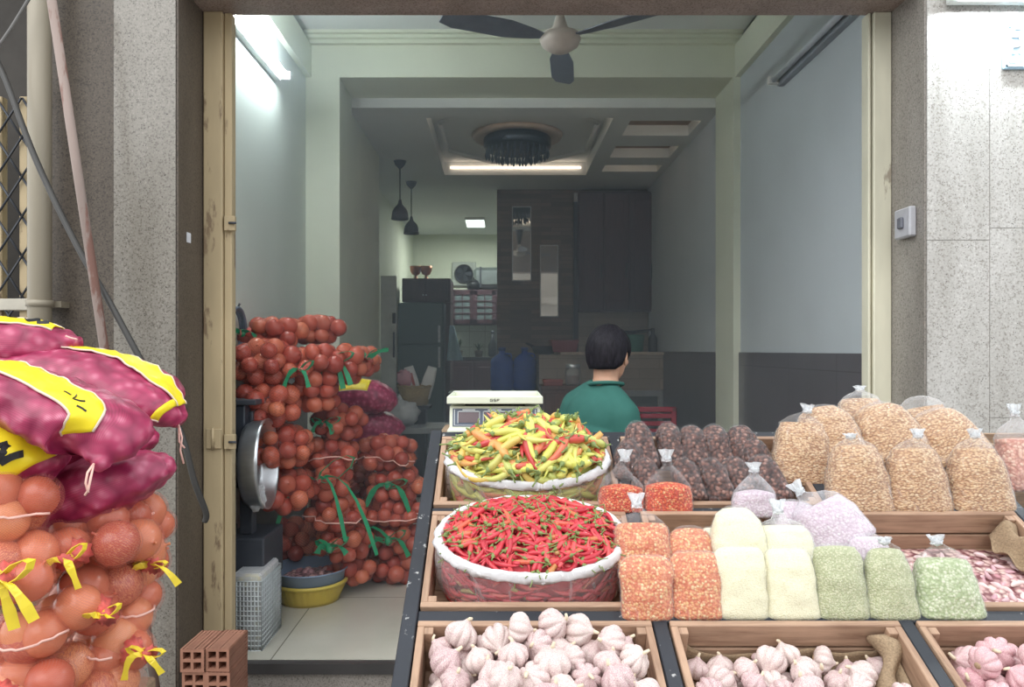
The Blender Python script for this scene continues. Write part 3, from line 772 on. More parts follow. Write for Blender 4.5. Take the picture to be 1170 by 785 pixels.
# ------------------------------------------------------------------ outside left: pipe, gate, pole, cable, bricks
mb = MB().tube([at(32.5, 800, 2.88) * Vector((1, 1, 0)) if False else (at(32.5, 400, 2.88).x, 2.95, 0), (at(32.5, 400, 2.88).x, 2.95, 4.3)], .042, 20)
px0 = at(32.5, 400, 2.88).x
t = thing('drain_pipe', 'beige plastic drain pipe running up the wall at the left photo edge', 'pipe', (px0, 2.95, 0))
part('pipe', mb, G['pvc'], t, True)
for z in (.5, 1.63, 3.2): part('bracket', MB().lathe([(.048, z-.012), (.048, z+.012)], 20, Matrix.Translation((px0, 2.95, 0))).bx(px0-.06, px0+.06, 2.99, 3.05, z-.012, z+.012), G['pvc'], t, True)
t = thing('folding_gate', 'yellowish folding lattice gate behind the drain pipe at the left edge', 'gate', (-2.2, 3.3, 0))
for k in range(7):
    x = -1.94-.11*k; part('upright', B(x-.018, x+.018, 3.27, 3.31, 0, 2.54, .003), G['frameY'], t, True)
mb = MB()
for k in range(6):
    x = -1.94-.11*k
    for j in range(14):
        z = .15+.17*j; mb.tube([(x, 3.262, z), (x-.11, 3.262, z+.17)], .005, 5); mb.tube([(x-.11, 3.258, z), (x, 3.258, z+.17)], .005, 5)
part('lattice', mb, G['dark_steel'], t, True)
part('rail', B(-2.8, -1.90, 3.25, 3.33, 1.62, 1.67, .003), plain('pale_rail', (190, 184, 170), .5), t, True)
def cable(label, pts, r, mat, name='cable', cat='cable'):
    P = [Vector(q) for q in pts]; Q = []
    for i in range(len(P)-1):
        for k in range(8):
            u = k/8; a, b_, c_, d = P[max(i-1, 0)], P[i], P[i+1], P[min(i+2, len(P)-1)]
            Q.append(.5*((2*b_)+(c_-a)*u+(2*a-5*b_+4*c_-d)*u*u+(3*b_-a-3*c_+d)*u**3))
    Q.append(P[-1])
    return solo(name, MB().tube(Q, r, 8), mat, label, cat, loc=P[-1])
cable('thick dark cable hanging from the gate and curving down past the shallot sacks', [at(-8, 60, 2.9), at(8, 95, 2.85), at(40, 180, 2.8), at(85, 275, 2.75), at(125, 345, 2.72), at(170, 428, 2.70), at(205, 490, 2.70), at(222, 550, 2.72), at(235, 585, 2.75), at(234, 596, 2.76)], .011, G['cable'])
cable('thin grey wire slanting across the top of the drain pipe', [at(-20, 78, 2.85), at(10, 36, 2.85), at(35, -4, 2.85), at(60, -40, 2.85)], .006, plain('grey_wire', (110, 108, 106), .5), 'wire', 'wire')
a, b_ = at(56, -20, 2.62), at(124, 430, 2.70); d = (b_-a)
solo('metal_pole', MB().tube([a-d*.05, a+d*.5, b_+d*.95], .0155, 12), G['rust'], 'long rusty metal pole leaning against the dark granite wall', 'pole', loc=b_+d*.95)

# hollow bricks
G['brickred'] = plain('fired_brick', (158, 112, 92), .85, .16, 18, bmp=.3)
def hollow_brick_mesh():
    w_, h_, L_ = .084, .080, .18; mb = MB(); tw = .010
    xs = [-w_/2, -w_/2+tw, -tw/2, tw/2, w_/2-tw, w_/2]; zs = [0, tw, h_/2-tw/2, h_/2+tw/2, h_-tw, h_]
    for i in range(5):
        for j in range(5):
            if i in (1, 3) and j in (1, 3): continue
            x0, x1, z0, z1 = xs[i], xs[i+1], zs[j], zs[j+1]
            vs = [(x0, 0, z0), (x1, 0, z0), (x1, 0, z1), (x0, 0, z1)]; mb.add(vs, [[0, 1, 2, 3]], False)
            vs = [(x, L_, z) for x, _, z in vs]; mb.add(vs, [[3, 2, 1, 0]], False)
    def tun(x0, x1, z0, z1):
        vs = [(x0, 0, z0), (x1, 0, z0), (x1, 0, z1), (x0, 0, z1), (x0, L_, z0), (x1, L_, z0), (x1, L_, z1), (x0, L_, z1)]
        mb.add(vs, [[0, 1, 5, 4], [1, 2, 6, 5], [2, 3, 7, 6], [3, 0, 4, 7]], False)
    for i in (1, 3):
        for j in (1, 3): tun(xs[i], xs[i+1], zs[j], zs[j+1])
    # ribbed outer faces
    n = 12
    for s in range(n):
        e = .0025 if s % 2 else 0
        x0 = -w_/2+w_*s/n; x1 = x0+w_/n; mb.add([(x0, 0, h_-e), (x1, 0, h_-e), (x1, L_, h_-e), (x0, L_, h_-e)], [[0, 1, 2, 3]], False)
        z0 = h_*s/n; z1 = z0+h_/n
        for sx in (-1, 1): mb.add([(sx*(w_/2-e), 0, z0), (sx*(w_/2-e), 0, z1), (sx*(w_/2-e), L_, z1), (sx*(w_/2-e), L_, z0)], [[0, 1, 2, 3]], False)
    mb.add([(-w_/2, 0, 0), (w_/2, 0, 0), (w_/2, L_, 0), (-w_/2, L_, 0)], [[0, 1, 2, 3]], False)
    return mb.mesh('hollow_brick', G['brickred'])
hb = hollow_brick_mesh(); bx0 = at(206, 760, 2.66).x
proto = bpy.data.objects.new('hollow_brick', hb)
first = True
for r in range(5):
    for q in range(2):
        o = proto if first else proto.copy(); first = False; COL.objects.link(o)
        o.location = (bx0+.043+.086*q+(.004 if r % 2 else 0), 2.655+(.006 if (r+q) % 2 else 0), .0815*r); o.rotation_euler = (0, 0, -.03+.02*(r % 2))
        tag(o, ('left' if q == 0 else 'right')+' hollow brick in the '+['bottom', 'second', 'third', 'fourth', 'top'][r]+' layer of the brick stack by the door post', 'brick', 'hollow bricks stacked by the door post')

# hinges and latches on the posts, light switch, number plate
for y_, lab in ((255, 'small metal catch high on the yellow left door post'), (505, 'small metal catch halfway up the yellow left door post')):
    p = at(262, y_, 3.08); t = thing('door_catch', lab, 'latch', p)
    part('plate', B(p.x-.022, p.x+.022, p.y, p.y+.02, p.z-.03, p.z+.03, .002), G['frameY'], t, True)
    part('bolt', MB().tube([(p.x, p.y-.008, p.z), (p.x+.03, p.y-.008, p.z)], .005, 6), G['dark_steel'], t, True)
p = at(247, 500, 3.08); t = thing('hinge', 'flat painted hinge on the front of the left door post', 'hinge', p)
part('leaf', B(p.x-.04, p.x+.02, p.y-.004, p.y+.006, p.z-.045, p.z+.035, .002), G['frameY'], t, True)
part('pin', MB().tube([(p.x-.012, p.y-.006, p.z-.05), (p.x-.012, p.y-.006, p.z+.04)], .006, 8), G['frameY'], t, True)
p = at(208, 268, 2.86); solo('paper_sticker', B(-1.2085, -1.2060, 2.93, 2.965, p.z-.018, p.z+.020), plain('sticker_paper', (222, 222, 228), .6), 'small white paper sticker on the left granite pillar edge', 'sticker')
pz = at(1031, 256, 2.98).z
t = thing('light_switch', 'grey switch box on the inner side of the right granite pillar', 'switch', (1.589, 2.97, pz))
part('box', B(1.560, 1.589, 2.905, 3.02, pz-.058, pz+.058, .006), plain('grey_plastic', (176, 176, 182), .5), t, True)
part('rocker', B(1.548, 1.562, 2.945, 2.98, pz-.022, pz+.022, .005), plain('dark_grey_plastic', (104, 106, 116), .5), t, True)
p = at(1490, 415, 2.85)
x0 = at(1146, 0, 2.84).x; z1 = at(0, 27, 2.84).z; z0 = at(0, 79, 2.84).z
t = thing('number_plate', 'pale blue house number plate high on the right granite pillar', 'sign', (x0+.1, 2.85, z0))
part('plate', B(x0, x0+.22, 2.836, 2.85, z0, z1, .004), plain('pale_blue_enamel', (176, 206, 226), .3), t, True)
mb = MB(); e = .006
for a in ((x0+.008, x0+.212, z0+.008, z0+.008+e), (x0+.008, x0+.212, z1-.008-e, z1-.008), (x0+.008, x0+.008+e, z0+.008, z1-.008), (x0+.212-e, x0+.212, z0+.008, z1-.008)): mb.bx(a[0], a[1], 2.832, 2.836, a[2], a[3])
part('border', mb, plain('white_enamel_sign', (240, 246, 250), .3), t, True)
mb = MB()
def stroke(pts, r=.005):
    mb.tube([(x0+q[0], 2.834, z0+q[1]) for q in pts], r, 6, flat=.5)
stroke([(.065, .150), (.035, .150), (.033, .118), (.055, .122), (.066, .105), (.058, .085), (.033, .082)], .007)
for k, g in enumerate(([(.0, .035), (-.02, .035), (-.02, 0), (0, 0)], [(-.022, .035), (0, .035), (-.011, .035), (-.011, 0)])):
    stroke([(.045+.03*k+q[0], .022+q[1]) for q in g], .0035)
part('lettering', mb, plain('white_enamel_sign', (240, 246, 250), .3), t, True)
# ------------------------------------------------------------------ the tilted display stand
TH = math.atan(.477); CT, ST = math.cos(TH), math.sin(TH); SY, SZ = 1.25, CZ-385*1.25/F
def SP(u, v, w_=0): return Vector((u, SY+v*CT-w_*ST, SZ+v*ST+w_*CT))
def Yplane(y): return 1000.0/(y+15)
STAND = Matrix.LocRotScale(Vector((0, SY, SZ)), Euler((TH, 0, 0)), None)
t = thing('display_stand', 'black-painted tilted market stand with chipped edges holding nine wooden trays', 'stand', (.48, 1.25, 0))
def sb(name, u0, u1, v0, v1, w0, w1, mat=None, bev=.002):
    return part(name, B(u0, u1, v0, v1, w0, w1, bev).xf(STAND), mat or G['blackpaint'], t, True)
sb('side_rail', -.180, -.152, -.19, .80, -.11, .002); sb('side_rail', 1.125, 1.153, -.19, .80, -.11, .002)
sb('divider_bar', .275, .302, -.19, .775, -.11, -.001); sb('divider_bar', .722, .748, -.19, .775, -.11, -.001)
for v0, v1 in ((.145, .173), (.464, .481), (.770, .80), (-.185, -.155)): sb('cross_bar', -.152, 1.125, v0, v1, -.10, -.003)
for u in (-.166, .735, 1.139):
    for v in (-.16, .77):
        p = SP(u, v, -.08); part('leg', B(u-.018, u+.018, p.y-.018, p.y+.018, 0, p.z, .003), G['blackpaint'], t, True)
part('shelf_board', B(-.17, .135, 1.975, 2.32, 1.195, 1.223, .003), G['board'], t, True)
for u in (-.15, .115): part('leg', B(u-.018, u+.018, 2.27, 2.306, 0, 1.195, .003), G['blackpaint'], t, True)

ROWS = [(-.150, .142), (.176, .461), (.484, .767)]; COLS = [(-.149, .272), (.305, .719), (.751, 1.122)]
def tray(r, c, label, depth=.10):
    v0, v1 = ROWS[r]; u0, u1 = COLS[c]; cu, cv = (u0+u1)/2, (v0+v1)/2
    T = Matrix.LocRotScale(SP(cu, cv, 0), Euler((TH, 0, 0)), None)
    o = thing('wooden_tray', label, 'tray', SP(cu, cv, 0), (TH, 0, 0), 'wooden trays of the tilted stand')
    a, b_, q = (u1-u0)/2, (v1-v0)/2, .013
    h = depth/2
    for nm, v in (('back_board', b_), ('front_board', -b_)):
        s = -1 if v > 0 else 1
        mb = B(-a, a, min(v, v+s*q), max(v, v+s*q), -h+.003, .004, .0015); mb.bx(-a, a, min(v, v+s*q), max(v, v+s*q), -depth, -h-.003, .0015)
        part(nm, mb, G['tray'], o)
    for u in (-a, a):
        s = 1 if u < 0 else -1
        mb = B(min(u, u+s*q), max(u, u+s*q), -b_+q, b_-q, -h+.003, .003, .0015); mb.bx(min(u, u+s*q), max(u, u+s*q), -b_+q, b_-q, -depth, -h-.003, .0015)
        part('side_board', mb, G['trayY'], o)
        for v in (-b_+q+.009, b_-q-.009): part('corner_post', B(u+s*q if s > 0 else u-q-.016, u+q+.016 if s > 0 else u+s*q, v-.008, v+.008, -depth, .002, .001), G['trayY'], o)
    mb = MB(); n = 4; W = (2*b_-2*q)
    for k in range(n): mb.bx(-a+q, a-q, -b_+q+W*k/n+.002, -b_+q+W*(k+1)/n-.002, -depth, -depth+.010)
    part('bottom_boards', mb, G['tray'], o)
    return T, a, b_
TR = {}
for r, c, lab in ((0, 0, 'front left wooden tray heaped with large white garlic bulbs'), (0, 1, 'front middle wooden tray with white garlic on brown burlap'), (0, 2, 'front right wooden tray with pinkish purple garlic bulbs'),
                  (1, 0, 'wooden tray under the plastic bag of red chillies'), (1, 1, 'wooden tray behind the standing bags of orange, cream and green bits'), (1, 2, 'wooden tray with loose pink cloves below the fried shallot bags'),
                  (2, 0, 'wooden tray under the plastic bag of yellow chillies'), (2, 1, 'wooden tray holding the small dark brown bags'), (2, 2, 'wooden tray under the bags of fried shallots')):
    TR[(r, c)] = tray(r, c, lab)

# ------------------------------------------------------------------ garlic
def garlic_mats(name, stops):
    m, nt, N, L, b = new_mat(name)
    v = coords(N, L, (1, 1, .22)); n = ntex(N, L, v, 70, 4, .6); n2 = ntex(N, L, coords(N, L), 18, 3)
    oi = N.new('ShaderNodeObjectInfo')
    ad = N.new('ShaderNodeMath'); ad.operation = 'MULTIPLY_ADD'; ad.inputs[1].default_value = .85; L.new(n.outputs[0], ad.inputs[0])
    a2 = N.new('ShaderNodeMath'); a2.operation = 'MULTIPLY_ADD'; a2.inputs[1].default_value = .55; a2.inputs[2].default_value = -.28; L.new(n2.outputs[0], a2.inputs[0])
    a3 = N.new('ShaderNodeMath'); a3.operation = 'MULTIPLY_ADD'; a3.inputs[1].default_value = .10; L.new(oi.outputs['Random'], a3.inputs[0]); L.new(a2.outputs[0], a3.inputs[2])
    L.new(a3.outputs[0], ad.inputs[2])
    r = ramp(N, stops); L.new(ad.outputs[0], r.inputs[0]); L.new(r.outputs[0], b.inputs['Base Color']); b.inputs['Roughness'].default_value = .5
    bump(N, L, n.outputs[0], b, .2, .002); return m
G['garlic_w'] = garlic_mats('white_garlic_skin', [(.26, (160, 112, 128)), (.40, (198, 162, 166)), (.50, (222, 204, 198)), (.62, (230, 222, 212)), (.85, (234, 229, 220))])
G['garlic_p'] = garlic_mats('pink_garlic_skin', [(.24, (176, 108, 128)), (.38, (204, 150, 160)), (.50, (222, 188, 188)), (.66, (230, 214, 208))])
G['stalk'] = plain('dry_garlic_stalk', (226, 210, 184), .7, .12, 40)
def garlic_protos(mat, seed):
    out = []
    for s in range(4):
        rnd = random.Random(seed+s); n = rnd.choice((7, 8, 10)); ph = rnd.random()*6; amp = rnd.uniform(.20, .30); off = [rnd.uniform(-.05, .06) for _ in range(n)]
        prof = [(.06, -.70), (.18, -.74), (.50, -.72), (.80, -.55), (.97, -.22), (1.0, .02), (.95, .24), (.80, .46), (.56, .63), (.34, .75), (.20, .86), (.15, .98)]
        def fn(a, z):
            x = (a*n/(2*PI)+ph) % n; k = int(x); fz = max(0, 1-max(0, z-.2)/.9)
            return 1+fz*(off[k]*1.6*math.sin(PI*(x-k))-amp*(1-abs(math.sin(PI*x)))**2.2)
        me = MB().lathe(prof, 56, fn=fn).mesh('garlic_bulb', mat)
        lx, ly = rnd.uniform(-.4, .4), rnd.uniform(-.4, .4)
        stm = MB().tube([(0, 0, .90), (lx*.3, ly*.3, 1.08), (lx*.8, ly*.8, 1.08+rnd.uniform(.08, .24))], [.15, .11, .085], 9)
        rt = MB().lathe([(.02, -.80), (.20, -.79), (.22, -.70)], 14, fn=lambda a, z: 1+.15*math.sin(a*7))
        out.append((me, stm.mesh('stalk', G['stalk']), rt.mesh('root_plate', plain('garlic_root', (176, 150, 122), .9))))
    return out
def deposit(N, au, av, r, floor, mound, seed, K=26, pack=1.62):
    rnd = random.Random(seed); P = []
    for _ in range(N):
        best = None
        for k in range(K):
            u, v = rnd.uniform(-au, au), rnd.uniform(-av, av); z = floor+r*.8
            for p in P:
                d2 = (p[0]-u)**2+(p[1]-v)**2; m = (pack*r)**2
                if d2 < m: z = max(z, p[2]+math.sqrt(m-d2))
            cost = z-mound(u, v)
            if best is None or cost < best[0]: best = (cost, u, v, z)
        if best[0] < 0: P.append(best[1:])
    return P
def garlic_heap(key, protos, label, group, r, N, mound, seed, du=0, dv=0):
    T, a, b_ = TR[key]; rnd = random.Random(seed)
    P = deposit(N, a-.013-r, b_-.013-r*.9, r, -.09, mound, seed)
    cache = {}
    for (u, v, z) in P:
        k = rnd.randrange(len(protos)); me, st, rt = protos[k]; rr = r*rnd.uniform(.88, 1.12)
        M = T @ Matrix.LocRotScale(Vector((u, v, z)), Euler((rnd.gauss(.2, .7), rnd.gauss(0, .7), rnd.uniform(0, 6.28))), Vector((rr, rr, rr*rnd.uniform(.86, 1.02))))
        if k not in cache:
            o = bpy.data.objects.new('garlic_bulb', me); COL.objects.link(o); tag(o, label, 'garlic', group); o.matrix_basis = M
            for nm, m_ in (('stalk', st), ('root_plate', rt)):
                c = bpy.data.objects.new(nm, m_); COL.objects.link(c); c.parent = o
            cache[k] = o
        else: dup(cache[k], M)
GW = garlic_protos(G['garlic_w'], 40); GP = garlic_protos(G['garlic_p'], 60)
garlic_heap((0, 0), GW, 'large white garlic bulb in the heap of the front left tray', 'white garlic of the front left tray', .0275, 240, lambda u, v: .052-.9*u*u-.8*(v+.01)**2, 5)
garlic_heap((0, 1), GW, 'white garlic bulb lying on the burlap of the front middle tray', 'white garlic of the front middle tray', .026, 130, lambda u, v: .006-.9*(u+.02)**2-max(0, v-.01)*.42, 6)
garlic_heap((0, 2), GP, 'pinkish purple garlic bulb in the front right tray', 'pink garlic of the front right tray', .027, 130, lambda u, v: .018-.5*u*u-max(0, v-.05)*.5, 7)

# burlap lining
G['burlap'] = plain('brown_burlap', (156, 134, 108), .95, .25, 260, bmp=.5)
T, a, b_ = TR[(0, 1)]
def cloth(T, pts_fn, nu, nv, label, name='burlap_cloth', th=.002, cat='cloth'):
    vs = [pts_fn(i/nu, j/nv) for j in range(nv+1) for i in range(nu+1)]
    fs = [[j*(nu+1)+i, j*(nu+1)+i+1, (j+1)*(nu+1)+i+1, (j+1)*(nu+1)+i] for j in range(nv) for i in range(nu)]
    o = solo(name, MB().add(vs, fs), G['burlap'], label, cat)
    o.matrix_basis = T
    so = o.modifiers.new('thick', 'SOLIDIFY'); so.thickness = th; return o
def bfn(s, q):
    u = -(a-.016)+2*(a-.016)*s
    wv = .006*math.sin(9*s+2)+.004*math.sin(23*s)
    L0, L1 = .262, .032
    d = q*(L0+L1)
    if d < L0: v = -b_+.016+d; w_ = -.087+.002*math.sin(30*s+20*q)
    else: v = b_-.0155-.004*abs(math.sin(14*s)); w_ = -.087+(d-L0)+wv*((d-L0)/L1)
    e = max(0, (abs(s-.5)-.40)/.10)     # climbs the sides
    w_ += e*e*(.05 if s > .5 else .035)*min(1, q*1.6); return (u, v, w_)
cloth(T, bfn, 50, 34, 'brown burlap lining under the garlic of the front middle tray')
def ffn(s, q):
    v = b_-.02-.20*s; rr = .016+.004*math.sin(17*s); an = -.6+q*4.4
    return (a-.05+.02*math.sin(5*s+.4)*1.0+.010*math.sin(13*s)-.02*s+rr*math.cos(an)*1.1, v+.004*math.sin(9*q), -.030-.035*s+.01*math.sin(8*s+1)+rr*math.sin(an))
cloth(T, ffn, 36, 14, 'rolled-over fold of burlap along the right side of the front middle tray', 'burlap_fold')
T2, a2, b2 = TR[(1, 2)]
def cfn(s, q):
    u = a2-.062+.045*s+.006*math.sin(7*q); v = -.03+.145*q
    return (u, v, -.055+.035*s+.018*q+.012*math.sin(6*s+5*q)+.008*math.sin(15*q))
cloth(T2, cfn, 16, 24, 'crumpled burlap corner beside the loose pink cloves')

# ------------------------------------------------------------------ loose pink cloves
def clove_mesh(s, mat):
    rnd = random.Random(s)
    prof = [(.02, -1), (.28, -.85), (.46, -.4), (.48, 0), (.36, .5), (.15, .85), (.03, 1.05)]
    rs = []
    for r, z in prof:
        rs.append([Vector((r*math.cos(2*PI*j/10)*(1 if math.cos(2*PI*j/10) > 0 else .7)+.18*(1-z*z), r*math.sin(2*PI*j/10)*.85, z)) for j in range(10)])
    return MB().rings(rs).mesh('clove', mat)
G['clove'] = random_ramp('pink_clove', [(0, (206, 164, 174)), (.4, (226, 200, 200)), (.7, (236, 222, 216)), (1, (196, 146, 160))], .4, False, .4, 60)
CL = [clove_mesh(s, G['clove']) for s in range(4)]
rnd = random.Random(77)
P = deposit(330, a2-.03, b2-.03, .0105, -.088, lambda u, v: -.022-.35*(u-.03)**2-.25*max(0, v)-.5*max(0, -u-.02)**2, 77, 12, 1.6)
P.sort(key=lambda p: -p[2]); P = P[:260]
proto = None
for (u, v, z) in P:
    L_ = rnd.uniform(.011, .0145)
    M = T2 @ Matrix.LocRotScale(Vector((u, v, z)), Euler((rnd.gauss(1.5, .5), rnd.gauss(0, .6), rnd.uniform(0, 6.3))), Vector((L_,)*3))
    if proto is None:
        proto = bpy.data.objects.new('clove', CL[0]); COL.objects.link(proto); tag(proto, 'loose pink clove in the wooden tray below the fried shallot bags', 'clove', 'loose pink cloves'); o = proto
    else:
        o = proto.copy(); o.data = CL[rnd.randrange(4)]; COL.objects.link(o)
    o.matrix_basis = M
mb = MB(); K = 24
for j in range(K+1):
    for i in range(K+1):
        pass
vs = []; fs = []
for j in range(K+1):
    for i in range(K+1):
        u = -(a2-.016)+2*(a2-.016)*i/K; v = -(b2-.016)+2*(b2-.016)*j/K
        vs.append((u, v, -.050-.25*(u-.03)**2-.3*max(0, v)+.004*noise.noise(Vector((u*80, v*80, 0)))))
fs = [[j*(K+1)+i, j*(K+1)+i+1, (j+1)*(K+1)+i+1, (j+1)*(K+1)+i] for j in range(K) for i in range(K)]
G['cloves_bulk'] = grains('pink_clove_bulk', [(0, (196, 140, 148)), (.5, (226, 190, 184)), (1, (236, 214, 202))], 70, gap=(120, 70, 74))
o = solo('clove_bulk', MB().add(vs, fs), G['cloves_bulk'], 'bed of pink cloves filling the bottom of the wooden tray', 'cloves'); o.matrix_basis = T2; o['kind'] = 'stuff'

# ------------------------------------------------------------------ chillies in big plastic bags
def chilli_geo(L_, r, bend, seed, n=8, k=9):
    rnd = random.Random(seed); P = []; R = []
    for i in range(k+1):
        s = i/k; P.append(Vector((L_*s, bend*L_*math.sin(PI*s*.9)*(1 if seed % 2 else -1), bend*.4*L_*s*s)))
        R.append(r*(.62 if i == 0 else (.98 if s < .35 else max(.06, 1-((s-.35)/.65)**1.5*.95)))*(1+.05*math.sin(i*2.1+seed)))
    return P, R
def chilli_proto(L_, r, bend, seed, mat, stem_mat):
    P, R = chilli_geo(L_, r, bend, seed)
    me = MB().tube(P, R, 9).mesh('chilli', mat)
    rnd = random.Random(seed)
    b_ = rnd.uniform(-.35, .35)
    sl = rnd.uniform(.28, .5)*min(L_, .05)
    st = MB().tube([(.004, 0, 0), (-.002, 0, 0), (-.006, b_*.006, .001), (-.5*sl, b_*sl*.25, .002), (-sl, b_*sl*.8, .004)], [r*.82, r*.66, r*.24, r*.17, r*.24], 7)
    return me, st.mesh('stem', stem_mat)
G['chilli_red'] = random_ramp('red_chilli', [(0, (180, 40, 54)), (.5, (206, 62, 74)), (.85, (218, 86, 86)), (.96, (216, 104, 76)), (1, (200, 140, 84))], .2, noise_amt=.35, nscale=25)
YS = [(0, (206, 208, 96)), (.22, (218, 214, 116)), (.40, (206, 208, 120)), (.52, (180, 190, 104)), (.64, (226, 190, 102)), (.76, (224, 154, 92)), (.87, (214, 106, 84)), (1, (194, 66, 68))]
G['chilli_yel'] = random_ramp('ripening_chilli', YS, .25, noise_amt=.22, nscale=14)
G['chilli_red_i'] = random_ramp('red_chilli_bulk', [(0, (196, 50, 64)), (.6, (216, 76, 88)), (.9, (222, 100, 92)), (1, (170, 160, 96))], .3, True, .1)
G['chilli_yel_i'] = random_ramp('ripening_chilli_bulk', YS, .3, True, .1)
G['stem_green'] = plain('green_stem', (128, 146, 84), .5, .25, 30)
def chilli_bag(key, kind, N, L_, r, su, sv, w0, h, seed, cu=0, cv=0):
    T, a, b_ = TR[key]; rnd = random.Random(seed); red = kind == 'red'
    mat, bulk = (G['chilli_red'], G['chilli_red_i']) if red else (G['chilli_yel'], G['chilli_yel_i'])
    protos = [chilli_proto(L_*q, r*q2, b, s, mat, G['stem_green']) for s, (q, q2, b) in enumerate(((1, 1, .10), (.85, 1.05, .18), (1.12, .95, .05), (.95, .9, .25), (1.05, 1.1, .12)))]
    lab = 'small slender red chilli in the heap inside the white plastic bag' if red else 'yellow, orange or red ripening chilli in the heap in front of the scale'
    grp = 'red chillies in the bag' if red else 'yellow chillies in the bag'
    dome = lambda u, v: w0+h*max(0, 1-(u/su)**2-(v/sv)**2)**.75
    cache = {}; n = 0; pts = []
    while n < N:
        best = None
        for k in range(7):
            rr, an = math.sqrt(rnd.random())*.93, rnd.uniform(0, 2*PI); u, v = rr*su*math.cos(an), rr*sv*math.sin(an)
            d = min((((u-p[0])**2+(v-p[1])**2) for p in pts), default=1)
            if best is None or d > best[0]: best = (d, u, v)
        _, u, v = best; pts.append((u, v)); n += 1
        e = .006; gu = (dome(u+e, v)-dome(u-e, v))/(2*e); gv = (dome(u, v+e)-dome(u, v-e))/(2*e)
        gl = math.hypot(gu, gv)
        if gl > 1.2: gu *= 1.2/gl; gv *= 1.2/gl
        nz = Vector((-gu, -gv, 1)).normalized(); hd = rnd.uniform(0, 2*PI)
        x = Vector((math.cos(hd), math.sin(hd), 0)); x = (x-nz*x.dot(nz)).normalized()
        tilt = rnd.gauss(0, .16)-(.05); x = (x+nz*tilt).normalized(); y = nz.cross(x).normalized(); z = x.cross(y)
        c = Vector((u+cu, v+cv, dome(u, v)+rnd.uniform(-.6, .9)*r)) - x*(L_*.5)
        # keep both ends inside the rim
        for _ in range(6):
            for end in (c, c+x*L_):
                q = math.hypot((end.x-cu)/su, (end.y-cv)/sv)
                if q > 1.0: c -= Vector((end.x-cu, end.y-cv, 0))*(1-1.0/q)*.8
        M = T @ Matrix.Translation(c) @ Matrix((x, y, z)).transposed().to_4x4()
        k = rnd.randrange(len(protos))
        if k not in cache:
            o = bpy.data.objects.new('chilli' if red else 'long_chilli', protos[k][0]); COL.objects.link(o); tag(o, lab, 'chilli' if red else 'pepper', grp); o.matrix_basis = M  # the long yellow ones are chillies too
            s = bpy.data.objects.new('stem', protos[k][1]); COL.objects.link(s); s.parent = o; cache[k] = o
        else: dup(cache[k], M)
    # the many below and behind the film: one mass
    mb = MB()
    for q in range(620 if red else 300):
        P, R = chilli_geo(L_*rnd.uniform(.8, 1.1), r*rnd.uniform(.9, 1.1), rnd.uniform(.05, .2), q, 6, 5)
        wall = q % 3 != 0
        if wall:
            an = rnd.uniform(0, 2*PI); w_ = rnd.uniform(-.080, w0-.004); k = 1.0+.05*math.sin(PI*(w_+.085)/.1); rr = k-.03-r/su*rnd.uniform(.5, 1.6)
            c = Vector((rr*su*math.cos(an), rr*sv*math.sin(an), w_)); tg = Vector((-su*math.sin(an), sv*math.cos(an), rnd.gauss(0, .05))).normalized()
            x = (tg*rnd.choice((-1, 1))+Vector((0, 0, rnd.gauss(0, .35)))).normalized()
        else:
            rr, an = math.sqrt(rnd.random())*.85, rnd.uniform(0, 2*PI); u, v = rr*su*math.cos(an), rr*sv*math.sin(an)
            c = Vector((u, v, dome(u, v)-r*rnd.uniform(1.2, 3.0))); x = Vector((rnd.gauss(0, 1), rnd.gauss(0, 1), rnd.gauss(0, .2))).normalized()
        nz = Vector((c.x/su, c.y/sv, .3)).normalized(); y = nz.cross(x).normalized(); z = x.cross(y)
        M = Matrix.Translation(c-x*L_*.5+Vector((cu, cv, 0))) @ Matrix((x, y, z)).transposed().to_4x4()
        P = [M @ p for p in P]
        for i, p in enumerate(P):
            qn = math.hypot((p.x-cu)/su, (p.y-cv)/sv); lim = .985
            if qn > lim: p.x = cu+(p.x-cu)*lim/qn; p.y = cv+(p.y-cv)*lim/qn
        mb.tube(P, R, 6)
    core = []
    for i in range(9):
        s = i/8; w_ = -.085+(w0+h*.8+.085-2*r)*s; k = .90 if w_ < w0 else .90*math.sqrt(max(.01, 1-((w_-w0)/(h))))
        core.append([Vector((cu+k*su*math.cos(2*PI*j/28), cv+k*sv*math.sin(2*PI*j/28), w_)) for j in range(28)])
    mb.rings(core)
    o = solo('chilli_mass', mb, bulk, ('dense mass of red chillies' if red else 'dense mass of yellow and red chillies')+' pressed against the clear bag below the heap', 'chillies'); o.matrix_basis = T; o['kind'] = 'stuff'
    # bag
    bag = thing('plastic_bag', 'open clear plastic bag with a white rolled rim full of '+('small red chillies' if red else 'yellow and red chillies'), 'bag', T.translation, (TH, 0, 0))
    K = 72
    def ell(k, w_, amp, f=0):
        return [Vector((cu+su*k*math.cos(2*PI*j/K)*(1+amp*math.sin(j*1.9+f)), cv+sv*k*math.sin(2*PI*j/K)*(1+amp*math.sin(j*2.3+f)), w_+amp*.12*math.sin(j*.9+f*2))) for j in range(K)]
    body = [ell(.80, -.086, .004), ell(.97, -.080, .006, 1), ell(1.06, -.055, .006, 2), ell(1.085, -.025, .007, 3), ell(1.06, w0-.012, .007, 4), ell(1.04, w0+.004, .006, 5)]
    body = [[Vector((max(-a+.0135, min(a-.0135, p.x)), max(-b_+.0135, min(b_-.0135, p.y)) if p.z < -.004 else p.y, p.z)) for p in r_] for r_ in body]
    part('film', MB().rings(body, True, False), film('chilli_bag_film', (244, 240, 240), .11, .12, .34, 22, .9), bag)
